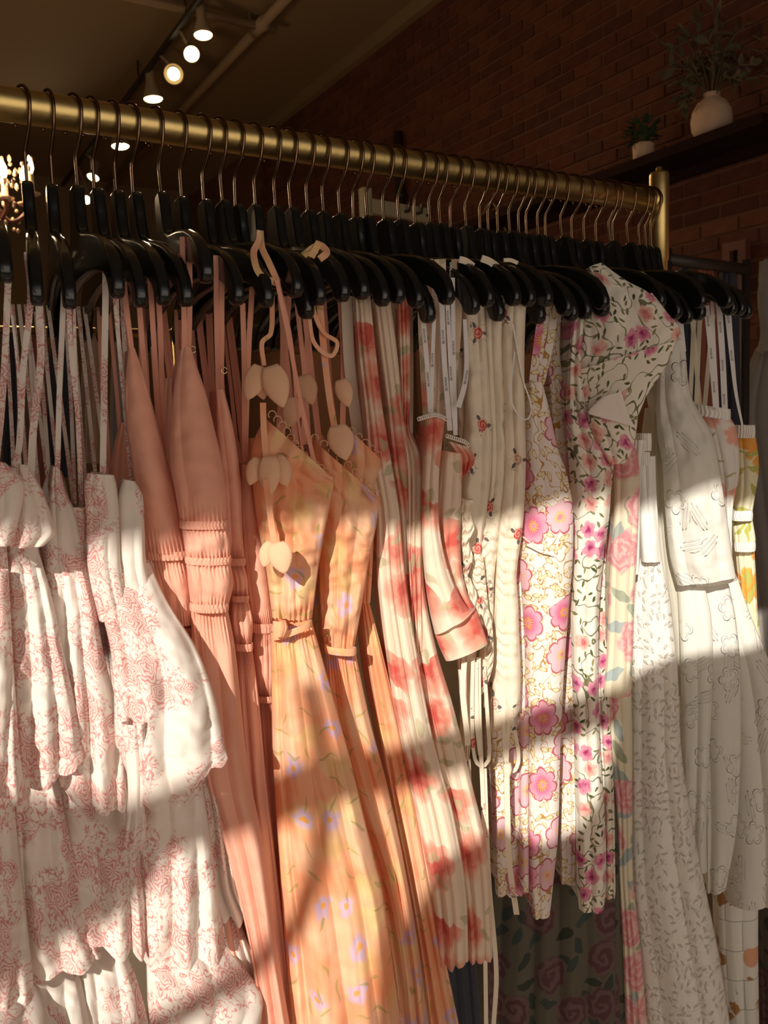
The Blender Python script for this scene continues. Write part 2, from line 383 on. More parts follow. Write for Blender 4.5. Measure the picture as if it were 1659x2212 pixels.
M_DARK = plain('dark_metal', (.035, .025, .02), rough=.5)
M_LAMP = plain('lamp_enamel', (.36, .27, .16), rough=.5)
M_GLOW = plain('lamp_glow', (1, .9, .6), emit=((1.0, .80, .42), 9.0))
M_FLAME = plain('flame_bulb', (1, .85, .5), emit=((1.0, .78, .40), 8.0))
M_CRYSTAL = plain('crystal', (.55, .38, .26), rough=.08, spec=.9)
M_SHELF = plain('dark_shelf_wood', (.030, .013, .010), rough=.95, spec=.08, var=.3, varscale=9)
M_VASE = plain('rough_clay', (.80, .56, .38), rough=.95, bumpscale=18, bump=.8, var=.08)
M_LEAF = plain('dusty_leaf', (.14, .12, .065), rough=.8, var=.4, varscale=7)
M_LEAF2 = plain('green_leaf', (.06, .09, .035), rough=.7, var=.4, varscale=9)
M_STEM = plain('twig', (.14, .10, .05), rough=.9)
M_CREAMWOOD = plain('cream_painted_wood', (.42, .36, .22), rough=.6)
M_TWINE = plain('twine', (.36, .24, .14), rough=.95)
M_FRAME = plain('reddish_frame_wood', (.16, .05, .03), rough=.6)
M_WFRAME = plain('window_frame_paint', (.5, .45, .4), rough=.6)
M_INK = plain('black_ink', (.02, .02, .02), rough=.8)
M_GOLDHW = plain('small_gold_ring', (.80, .60, .35), rough=.25, metal=1.0)

# ------------------------------------------------------------------ room
RX, LX, BY, CZ = 3.6, -4.6, 10.5, 4.30
box('floor', ((RX+LX)/2, (BY+WALL_Y)/2, -.05), (RX-LX+.6, BY-WALL_Y+.6, .1), M_FLOOR, kind='structure')
box('ceiling', ((RX+LX)/2, (BY+WALL_Y)/2, CZ+.05), (RX-LX+.6, BY-WALL_Y+.6, .1), M_CEIL, kind='structure')
box('wall_back', ((RX+LX)/2, BY+.05, CZ/2), (RX-LX+.6, .1, CZ), M_PLASTER, kind='structure')
box('wall_left', (LX-.05, (BY+WALL_Y)/2, CZ/2), (.1, BY-WALL_Y, CZ), M_PLASTER, kind='structure')
# storefront wall with one big opening
WX0, WX1, WZ0, WZ1 = -4.1, 2.2, .50, 2.965
V, F = join_vf([box_vf(((LX+WX0)/2, WALL_Y-.08, CZ/2), (WX0-LX, .16, CZ)), box_vf(((RX+WX1)/2, WALL_Y-.08, CZ/2), (RX-WX1+.2, .16, CZ)),
                box_vf(((WX0+WX1)/2, WALL_Y-.08, WZ0/2), (WX1-WX0, .16, WZ0)), box_vf(((WX0+WX1)/2, WALL_Y-.08, (WZ1+CZ)/2), (WX1-WX0, .16, CZ-WZ1))])
mesh('wall_front', V, F, M_PLASTER, smooth=False)['kind'] = 'structure'
win = empty('window_1', ((WX0+WX1)/2, WALL_Y-.05, WZ0), kind='structure')
box('transom_bar', ((WX0+WX1)/2, WALL_Y-.05, 2.585), (WX1-WX0, .05, .030), M_WFRAME, win)  # bar added out of view to cast the level shadow band on the dresses
for x in (WX0+.02, -3.25, -.95, WX1-.02): box('mullion', (x, WALL_Y-.05, (WZ0+WZ1)/2), (.045, .05, WZ1-WZ0), M_WFRAME, win)
box('window_sill', ((WX0+WX1)/2, WALL_Y+.02, WZ0-.015), (WX1-WX0, .22, .03), M_WFRAME, win)

# brick wall: bricks are pieces of their own
wall = box('wall_right', (RX+.104, (BY+WALL_Y)/2, CZ/2), (.2, BY-WALL_Y, CZ), M_MORTAR, kind='structure')
wall_o = np.array([RX+.104, (BY+WALL_Y)/2, CZ/2])
wall.data.transform(Matrix.Translation(-Vector(wall_o))); wall.location = wall_o
cand = []
for i in range(int(1.50/.075), int(CZ/.075)):
    for j in range(-8, 46):
        y = j*.215+(.1075 if i % 2 else 0); z = i*.075+.04
        if y < 1.6 or y > 10.3: continue
        u, v = proj((RX, y, z))
        if -60 < v < 760 and 560 < u < 1720:
            cand.append((np.linalg.norm(M[2]@(np.array([RX, y, z])-EYE)), y, z))
cand.sort()
bm_bricks = []
for k, mt in enumerate(M_BRICK):
    V, F = box_vf((0, 0, 0), (.03, .203, .064))
    V = np.array(V); V[:, 1:] += RNG.normal(0, .0015, (8, 2)); V[V[:, 0] < 0, 1] *= .985; V[V[:, 0] < 0, 2] *= .96
    me = bpy.data.meshes.new('brick'); me.from_pydata(V.tolist(), [], F); me.materials.append(mt); bm_bricks.append(me)
rest = []
for n, (d, y, z) in enumerate(cand):
    dx = random.uniform(-.004, .004); a = random.uniform(-.012, .012)
    if n < 300:
        o = bpy.data.objects.new('brick', random.choice(bm_bricks)); link(o, wall)
        o.location = Vector((RX+dx+.012, y, z))-Vector(wall_o); o.rotation_euler = (a, 0, random.uniform(-.01, .01))
    else:
        rest.append(box_vf((RX+dx+.012, y, z), (.03, .203, .064)))
V, F = join_vf(rest); o = mesh('far_bricks', V, F, M_BRICK[0], wall, smooth=False); o['kind'] = 'stuff'
for mt in M_BRICK[1:]: o.data.materials.append(mt)
o.data.polygons.foreach_set('material_index', np.repeat(RNG.integers(0, 4, len(rest)), 6))
box('trim_1', (RX-.03, (BY+WALL_Y)/2, CZ-.05), (.06, BY-WALL_Y, .10), M_CEIL, kind='structure')

# ceiling pipes
cz = CZ-.10
def pz(u, v, z): r = ray(u, v); return EYE+r*((z-EYE[2])/r[2])
pj = pz(562, 57, cz)
pipe = empty('ceiling_pipe', (pj[0], pj[1], cz), 'pale painted pipe running along the ceiling with a cross branch', 'pipe')
V, F = tube_vf([(pj[0], pj[1]-2.5, cz), (pj[0], BY-.1, cz)], .035, 12); mesh('pipe_run', V, F, M_PIPE, pipe)
V, F = tube_vf([(pj[0]-3.0, pj[1], cz), (pj[0]+.12, pj[1], cz)], .028, 12); mesh('branch_run', V, F, M_PIPE, pipe)
V, F = tube_vf([(pj[0], pj[1]-.08, cz), (pj[0], pj[1]+.1, cz)], .048, 12); mesh('joint', V, F, M_PIPE, pipe)
V, F = lathe_vf([(.012, 0), (.012, -.06), (.03, -.07), (.028, -.1), (.01, -.11)], pz(538, 25, CZ), 12)
V = np.array(V); tag(mesh('ceiling_sprinkler', V, F, M_PIPE), 'small pale sprinkler head on the ceiling beside the pipe joint', 'sprinkler')

# track with lamps
tz = CZ-.16; t0 = pz(423, 9, tz); TX = t0[0]
track = empty('light_track', (TX, t0[1], tz), 'dark ceiling track carrying the spot lamps', 'track')
box('track_bar', (TX, (t0[1]-1.5+BY-.3)/2, tz), (.035, BY-.3-t0[1]+1.5, .03), M_DARK, track)
for y in np.arange(t0[1]-1, BY-.4, 1.2): V, F = tube_vf([(TX, y, tz), (TX, y, CZ)], .008, 6); mesh('hanger_rod', V, F, M_DARK, track)
def lamp(px, py, w_px, aim, label, housing=1.0, glow=.95):
    p = atX(px, py, TX+.04); d = M[2]@(p-EYE); r = w_px*d/FPX/2
    aim = np.array(aim, float); aim /= np.linalg.norm(aim)
    root = empty('track_lamp', p, label, 'lamp', 'spot lamps on the ceiling track')
    q = Vector(aim).to_track_quat('Z', 'Y').to_matrix(); q = np.array(q)
    def rot(V): return (np.array(V) @ q.T)+p
    L = r*3.0
    V, F = lathe_vf([(r*.45, -L), (r*.5, -L*.96), (r*.52, -L*.55), (r*.95, -L*.12), (r*1.02, 0), (r*.98, .004), (r*.93, -.004)], (0, 0, 0), 20)
    mesh('lamp_housing', rot(V), F[:-1], M_LAMP, root)
    V, F = lathe_vf([(r*glow, -.006), (r*glow*.9, .004), (r*.4, .01), (.001, .012)], (0, 0, 0), 20); mesh('lamp_lens', rot(V), F, M_GLOW, root)
    top = p-aim*L; V, F = tube_vf([(top[0], top[1], top[2]), (TX, top[1]+.01, tz)], .012, 6); mesh('lamp_stem', V, F, M_LAMP, root)
    ld = bpy.data.lights.new('lamp_light', 'SPOT'); ld.energy = 45; ld.color = (1.0, .72, .42); ld.spot_size = math.radians(100); ld.spot_blend = .6; ld.shadow_soft_size = .04
    lo = bpy.data.objects.new('lamp_light', ld); link(lo, root); lo.location = aim*.03
    lo.rotation_euler = Vector(aim).to_track_quat('-Z', 'Y').to_euler()
eyed = lambda px, py, k: (EYE-atX(px, py, TX))*k/np.linalg.norm(EYE-atX(px, py, TX))
lamp(439, 76, 41, (0, -.12, -1), 'topmost glowing spot lamp on the ceiling track, pointing straight down')
lamp(414, 117, 34, np.array([.1, 0, -.35])+eyed(414, 117, 1), 'spot lamp turned to the viewer, second from the top of the track')
lamp(375, 160, 42, np.array([0, 0, -.2])+eyed(375, 160, 1), 'spot lamp showing a bulb inside a dark ring, third on the track', glow=.62)
lamp(331, 214, 42, (.05, -.05, -1), 'spot lamp just above the gold rail with a lit white bowl')
lamp(260, 316, 39, (.02, -.1, -1), 'spot lamp seen just under the gold rail')
lamp(201, 383, 26, (-.4, -.3, -1), 'small tilted spot lamp beside the fourth hanger hook')
lamp(187, 432, 18, (-.6, -.9, -.4), 'tiny spot lamp half hidden behind a hanger neck')
lamp(134, 488, 20, (-.6, -.9, -.3), 'lowest and farthest spot lamp, between two hanger necks')

# chandelier at the left edge
cp = atY(-28, 420, 4.4)
ch = empty('chandelier', cp, 'crystal chandelier with candle bulbs at the left edge', 'chandelier')
V, F = lathe_vf([(.01, .45), (.03, .40), (.02, .3), (.05, .22), (.03, .1), (.06, 0), (.04, -.08), (.015, -.14), (.03, -.18), (.004, -.22)], cp, 14); mesh('column', V, F, M_FRAME, ch)
V, F = tube_vf([cp+(0, 0, .4), (cp[0], cp[1], CZ)], .008, 6); mesh('chain', V, F, M_DARK, ch)
for (bx, by) in ((8, 372), (65, 363), (53, 385), (-70, 370), (-55, 395)):
    b = atY(bx, by+12, 4.4+random.uniform(-.12, .12)); mid = (cp+b)/2
    V, F = tube_vf(spline([cp, (mid[0], mid[1], cp[2]-.12), (b[0], b[1], b[2]-.14), (b[0], b[1], b[2]-.09)], 14), .010, 8); arm = mesh('arm', V, F, M_FRAME, ch)
    V, F = lathe_vf([(.035, -.1), (.04, -.09), (.014, -.085), (.014, -.01), (.012, 0)], b, 12); cdl = mesh('candle', V, F, M_VASE, arm)
    V, F = lathe_vf([(.010, 0), (.019, .025), (.016, .05), (.004, .08), (.001, .085)], b, 12); mesh('bulb', V, F, M_FLAME, arm)
me = bpy.data.meshes.new('crystal'); bmm = bmesh.new(); bmesh.ops.create_icosphere(bmm, subdivisions=1, radius=.010); bmm.to_mesh(me); bmm.free(); me.materials.append(M_CRYSTAL)
for k in range(70):
    o = bpy.data.objects.new('crystal', me); link(o, ch)
    o.location = Vector(atY(random.uniform(-60, 70 if k % 3 else 45), random.uniform(335, 500), 4.4+random.uniform(-.15, .15)))-Vector(cp); o.scale = (1, 1, random.choice((1, 1.3, 2)))
cl = bpy.data.lights.new('chandelier_light', 'POINT'); cl.energy = 45; cl.color = (1, .7, .4); cl.shadow_soft_size = .15
lo = bpy.data.objects.new('chandelier_light', cl); link(lo, ch); lo.location = (0, 0, .12)

# wall shelf with pots
SX = 3.34; e0 = atX(1368, 341, SX); e1 = atX(1645, 245, SX); zt = (e0[2]+e1[2])/2
shelf = empty('wall_shelf', (RX, e1[1]+.6, zt-.05), 'long dark wooden shelf high on the brick wall', 'shelf')
box('shelf_board', ((SX+RX)/2, (e1[1]+5.2)/2, zt-.0225), (RX-SX, 5.2-e1[1], .045), M_SHELF, shelf)
box('wall_cleat', (RX-.02, (e1[1]+5.2)/2, zt-.07), (.03, 5.0-e1[1], .05), M_SHELF, shelf)
def leaf_mesh(name, L, Wd, mat, fold=.25):
    V, F = [], []; n = 6
    for i in range(n+1):
        t = i/n; w = Wd*math.sin(PI*min(1, t*.98+.01))**.8*(1-.3*t); z = -.12*L*t*t*1.5
        V += [(-w/2, t*L, z+fold*w*.5), (0, t*L, z), (w/2, t*L, z+fold*w*.5)]
    for i in range(n):
        a = i*3; F += [(a, a+1, a+4, a+3), (a+1, a+2, a+5, a+4)]
    me = bpy.data.meshes.new(name); me.from_pydata(V, [], F); me.materials.append(mat)
    me.polygons.foreach_set('use_smooth', [True]*len(me.polygons)); return me
def place_leaf(me, p, direc, root, s=1.0, roll=0.0):
    o = bpy.data.objects.new('leaf', me); link(o, root); o.location = Vector(p)-Vector(parent_world(root))
    q = Vector(direc).to_track_quat('Y', 'Z'); o.rotation_euler = (q @ Matrix.Rotation(roll, 3, 'Y').to_quaternion()).to_euler(); o.scale = (s, s, s)
vp = atX(1537, 292, 3.44); vp[2] = zt
dv = M[2]@(vp-EYE); k = dv/FPX
vase = empty('plant_vase', vp, 'round rough clay vase holding a leafy bouquet on the shelf', 'vase')
prof = [(20, 0), (33, 4), (41, 20), (43, 38), (40, 56), (31, 72), (20, 81), (16, 86), (19, 92), (16, 93), (12, 86)]
V, F = lathe_vf([(r*k, z*k) for r, z in prof], vp, 32)
V = np.array(V); V += .003*np.array([[mnoise.noise(Vector(p)*25)]*3 for p in V]); mesh('vase_body', V, F[:-1], M_VASE, vase)
plant = empty('leafy_bouquet', vp+(0, 0, 85*k), 'dusty green eucalyptus bouquet standing in the clay vase', 'plant')
lm = [leaf_mesh('leaf', .075, .028, M_LEAF), leaf_mesh('leaf', .06, .034, M_LEAF), leaf_mesh('leaf', .085, .02, M_LEAF)]
top = vp+(0, 0, 88*k)
ends = [(1428, 90), (1440, 150), (1455, 180), (1470, 60), (1490, 120), (1505, 30), (1540, 15), (1560, 60), (1585, 110), (1600, 60), (1620, 140), (1575, 165), (1465, 215), (1480, 235), (1530, 90), (1550, 130), (1510, 160), (1605, 175)]
for (ex, ey) in ends:
    e = atX(ex, ey, 3.44+random.uniform(-.16, .1)); mid = (top+e)/2+(0, random.uniform(-.03, .03), .05)
    pts = spline([top-(0, 0, .03), mid, e], 10); V, F = tube_vf(pts, .0035, 5); stem = mesh('stem', V, F, M_STEM, plant)
    for t in range(4, 10):
        for s_ in range(2):
            dr = pts[t]-pts[t-1]; dr = dr/np.linalg.norm(dr)+RNG.normal(0, .75, 3); place_leaf(random.choice(lm), pts[t], dr, stem, random.uniform(.6, 1.15), random.uniform(-1.2, 1.2))
pp = atX(1390, 338, 3.42); pp[2] = zt; k = (M[2]@(pp-EYE))/FPX
pot = empty('small_plant_pot', pp, 'small pale pot with a bushy plant on the shelf', 'pot')
V, F = lathe_vf([(17*k, 0), (22*k, 3*k), (23*k, 34*k), (20*k, 37*k), (19*k, 30*k)], pp, 24); mesh('pot_body', V, F, M_VASE, pot)
bush = empty('small_green_plant', pp+(0, 0, 35*k), 'small bushy green plant growing in the pale pot', 'plant')
lm2 = leaf_mesh('leaf', .05, .03, M_LEAF2)
for i in range(120):
    d = RNG.normal(0, 1, 3); d[2] = abs(d[2])+.3; d /= np.linalg.norm(d); place_leaf(lm2, pp+(0, 0, 34*k)+d*random.uniform(.02, .13)*np.array([.8, .8, 1.05]), d+RNG.normal(0, .4, 3), bush, random.uniform(.7, 1.2))
dp = atX(1690, 262, 3.44); dp[2] = zt
dry = empty('dried_flowers', dp, 'dried yellowish flower stems at the right end of the shelf', 'plant')
for (ex, ey) in ((1600, 100), (1625, 75), (1650, 110), (1640, 150), (1655, 170), (1630, 185), (1670, 60), (1690, 130)):
    e = atX(ex, ey, 3.44); pts = spline([dp, (dp+e)/2+(0, -.03, .08), e], 9); V, F = tube_vf(pts, .003, 5); stem = mesh('stem', V, F, M_STEM, dry)
    for t in range(4, 9): place_leaf(lm[2], pts[t], RNG.normal(0, 1, 3)+(0, 0, .5), stem, .55, random.uniform(-1, 1))

# other things on and before the brick wall
rk = atY(793, 412, 3.3)
cr = empty('cream_rack_stand', (rk[0], rk[1], 0), 'cream painted wooden stand with a slanted hook board behind the rail', 'stand')
a, b = atY(793, 408, 3.3), atY(793, 640, 3.3); w = 21*(M[2]@(a-EYE))/FPX
box('upright', ((a[0]+b[0])/2, 3.3, a[2]/2), (w, .04, a[2]), M_CREAMWOOD, cr)
a, b = atY(800, 446, 3.28), atY(928, 468, 3.28); d = (b-a)/np.linalg.norm(b-a); hgt = 30*(M[2]@(a-EYE))/FPX
nrm = np.array([-d[2], 0, d[0]]); Vb = [a+nrm*s*hgt/2+np.array([0, t, 0]) for t in (-.015, .015) for s in (-1, 1)]+[b+nrm*s*hgt/2+np.array([0, t, 0]) for t in (-.015, .015) for s in (-1, 1)]
mesh('hook_board', Vb, [(0, 1, 3, 2), (4, 6, 7, 5), (0, 4, 5, 1), (2, 3, 7, 6), (0, 2, 6, 4), (1, 5, 7, 3)], M_CREAMWOOD, cr, smooth=False)
for t in (.55, .75, .92):
    p = a+(b-a)*t; V, F = tube_vf([p+(0, -.01, 0), p+(0, -.05, -.005), p+(0, -.06, .03)], .007, 8); mesh('hook', V, F, M_DARK, cr)
tw = spline([atX(x, y, 3.56) for x, y in ((1028, 505), (1040, 470), (1056, 440), (1066, 440), (1082, 470), (1096, 510))], 24)
tl = empty('twine_loop', tw[0], 'loop of pale twine hanging on the brick wall behind the hooks', 'twine'); V, F = tube_vf(tw, .008, 8); mesh('cord', V, F, M_TWINE, tl)
p0 = atX(860, 300, 3.54); dpip = empty('wall_pipe', (3.54, p0[1], 0), 'dark vertical pipe running down the brick wall', 'pipe')
V, F = tube_vf([(3.54, p0[1], .02), (3.54, p0[1], p0[2]+.05)], .035, 12); mesh('pipe_body', V, F, M_DARK, dpip)
for z in (2.3, 3.0): V, F = tube_vf([(3.54, p0[1], z), (3.54, p0[1], z+.04)], .045, 12); mesh('clamp', V, F, M_DARK, dpip)
f0, f1 = atX(1563, 528, 3.55), atX(1612, 640, 3.55)
fr = empty('picture_frame', (3.55, (f0[1]+f1[1])/2, f1[2]), 'reddish wooden frame low on the brick wall behind the far hangers', 'frame')
yc, zc2, hw, hh = (f0[1]+f1[1])/2, (f0[2]+f1[2])/2, abs(f0[1]-f1[1])/2, abs(f0[2]-f1[2])/2
for s in (-1, 1):
    box('frame_side', (3.56, yc+s*(hw-.02), zc2), (.04, .04, 2*hh), M_FRAME, fr); box('frame_rail', (3.56, yc, zc2+s*(hh-.02)), (.04, 2*hw-.08, .04), M_FRAME, fr)
box('frame_panel', (3.575, yc, zc2), (.01, 2*hw-.08, 2*hh-.08), M_DARK, fr)

# ------------------------------------------------------------------ gold rack
YR, ZR = 1.052, 1.72
rack = empty('clothes_rack', (.3, YR, 0), 'brushed gold clothes rack with a thick top rail and end post', 'clothes rack')
PX = 1.240
V, F = tube_vf([(x, YR, ZR) for x in np.linspace(-.75, PX-.012, 12)], .019, 32); mesh('rail', V, F, M_BRASS, rack)
for x in (-.75, PX):
    V, F = lathe_vf([(.0145, .02), (.0145, ZR-.105), (.0168, ZR-.103), (.0172, ZR+.046), (.0155, ZR+.050), (.0055, ZR+.050), (.0055, ZR+.058), (.004, ZR+.060)], (x, YR, 0), 28); mesh('post', V, F, M_BRASS, rack)
    V, F = tube_vf([(x, YR-.3, .03), (x, YR+.3, .03)], .016, 14); mesh('base_bar', V, F, M_BRASS, rack)
    V, F = lathe_vf([(.019, -.008), (.021, 0), (.019, .008)], (0, 0, 0), 24)
    V = np.array(V)[:, [2, 0, 1]]+np.array([x-.019*np.sign(x), YR, ZR]); mesh('weld_collar', V, F, M_BRASS, rack)
V, F = tube_vf([(-.75, YR, .2), (PX, YR, .2)], .014, 14); mesh('lower_bar', V, F, M_BRASS, rack)

# ------------------------------------------------------------------ hangers
HX = [0.136, 0.176, 0.204, 0.231, 0.251, 0.276, 0.297, 0.328, 0.357, 0.386, 0.409, 0.431, 0.456, 0.484, 0.505, 0.532, 0.556, 0.582, 0.608, 0.625, 0.655, 0.679, 0.711, 0.733, 0.752, 0.777, 0.8, 0.83, 0.848, 0.866, 0.886, 0.908, 0.925, 0.947, 0.966, 0.995, 1.024, 1.051, 1.081, 1.105, 1.119, 1.149, 1.181, 1.198, 1.213]
HYAW = [-4.5, -9.4, -7.4, -2.1, -4.0, -3.4, -3.5, -6.8, -1.9, -2.7, -0.0, -0.3, -2.5, -3.0, -3.7, -2.0, -1.0, -0.6, -2.9, -0.8, 1.6, 0.7, -0.9, -1.6, -0.2, 1.1, -4.6, -1.5, -1.5, -2.9, -2.9, -3, -3, -3, -3, -2.4, -2.2, -3.6, 0.2, -8, -6.3, -3.1, -4.6, -2.4, -1.8]
HSW = [-4.0, 1.0, 1.6, -1.5, 0.6, -0.2, 0.0, -6.2, -1.0, -0.6, -3.7, 2.3, -1.8, -3.1, -3.9, -2.3, -3.2, -2.2, 2.4, -3.6, -0.9, -3.5, 1.0, -4.2, -4.2, 1.4, -4.5, -1.8, 0.0, -0.9, -4.4, -2, -1, -3, -1, -5.8, -1.2, -2.2, -0.6, -6.6, -2.3, -7.1, -4.6, -4.6, -3.6]
half = [(0, -.083), (.009, -.0832), (.0150, -.086), (.0185, -.094), (.0205, -.112), (.0230, -.128), (.028, -.139), (.042, -.1465), (.065, -.152), (.095, -.159), (.13, -.170), (.158, -.183), (.179, -.198), (.192, -.214), (.198, -.231), (.1965, -.240),
        (.190, -.2445), (.182, -.244), (.175, -.2395), (.171, -.230), (.164, -.221), (.152, -.214), (.132, -.208), (.105, -.202), (.07, -.197), (.035, -.1945), (0, -.194)]
poly = half+[(-y, z) for y, z in half[-2:0:-1]]
P = np.array(poly); n = len(P)
area2 = np.sum(P[:, 0]*np.roll(P[:, 1], -1)-np.roll(P[:, 0], -1)*P[:, 1])
tn = np.roll(P, -1, 0)-np.roll(P, 1, 0); tn /= np.linalg.norm(tn, axis=1)[:, None]
nr = np.stack([tn[:, 1], -tn[:, 0]], 1)*(1 if area2 > 0 else -1)
rings = [(-.0064, .0034), (-.0055, .0012), (-.0032, 0), (.0032, 0), (.0055, .0012), (.0064, .0034)]
HV, HF = [], []
for x, ins in rings:
    for i in range(n): q = P[i]-nr[i]*ins; HV.append((x, q[0], q[1]))
for k in range(len(rings)-1):
    for i in range(n): HF.append((k*n+i, k*n+(i+1) % n, (k+1)*n+(i+1) % n, (k+1)*n+i))
HF += [tuple(range(n-1, -1, -1)), tuple((len(rings)-1)*n+i for i in range(n))]
bm_ = bmesh.new()
vs = [bm_.verts.new(v) for v in HV]
for f in HF: bm_.faces.new([vs[i] for i in f])
bmesh.ops.recalc_face_normals(bm_, faces=bm_.faces)
body_me = bpy.data.meshes.new('body'); bm_.to_mesh(body_me); bm_.free(); body_me.materials.append(M_BLACK)
body_me.polygons.foreach_set('use_smooth', [len(p.vertices) == 4 for p in body_me.polygons])
hk = [(0, .0240*math.cos(a), .0240*math.sin(a)-.0022) for a in np.radians(np.linspace(-30, 196, 24))]
hp = [(0, .019, -.018)]+hk[1:-1]+[(0, -.0215, -.015), (0, -.0175, -.026), (0, -.0065, -.042), (0, -.001, -.048), (0, 0, -.054), (0, 0, -.085), (0, 0, -.095)]
V, F = tube_vf(hp, .0021, 8); hook_me = bpy.data.meshes.new('hook'); hook_me.from_pydata([tuple(v) for v in V], [], F); hook_me.materials.append(M_WIRE)
hook_me.polygons.foreach_set('use_smooth', [True]*len(hook_me.polygons))
V, F = lathe_vf([(.0042, -.0885), (.0046, -.086), (.0040, -.0825), (.0022, -.0815)], (0, 0, 0), 12); fer_me = bpy.data.meshes.new('hook_socket'); fer_me.from_pydata([tuple(v) for v in V], [], F); fer_me.materials.append(M_BLACK)
ORD = 'first second third fourth fifth sixth seventh eighth ninth tenth eleventh twelfth thirteenth fourteenth fifteenth sixteenth seventeenth eighteenth nineteenth'.split()
TENS = {20: 'twent', 30: 'thirt', 40: 'fort'}
def ordinal(i):
    if i < 20: return ORD[i-1]
    t = TENS[i//10*10]; return t+'ieth' if i % 10 == 0 else t+'y-'+ORD[i % 10-1]
NH = len(HX)
for i in range(NH):
    if i == 0: lab = 'black plastic hanger cut off at the left edge of the photo'
    elif i == NH-1: lab = 'black plastic hanger touching the gold end post'
    elif i <= 22: lab = 'black plastic hanger with a wire hook, %s hook from the left' % ordinal(i)
    else: lab = 'black plastic hanger with a wire hook, %s hook from the gold end post' % ordinal(NH-i)
    r = empty('clothes_hanger', (HX[i], YR, ZR), lab, 'hanger', 'black hangers on the gold rail')
    yaw, sw = math.radians(HYAW[i]), math.radians(HSW[i])
    r.rotation_euler = (0, 0, yaw)
    b = bpy.data.objects.new('body', body_me); link(b, r); b.rotation_euler = (sw, random.uniform(-.03, .03), 0)
    h = bpy.data.objects.new('hook', hook_me); link(h, r); h.rotation_euler = (sw*.9, 0, -yaw*.7+math.radians(13+4*math.sin(i*2.3)))
    s_ = bpy.data.objects.new('hook_socket', fer_me); link(s_, b)

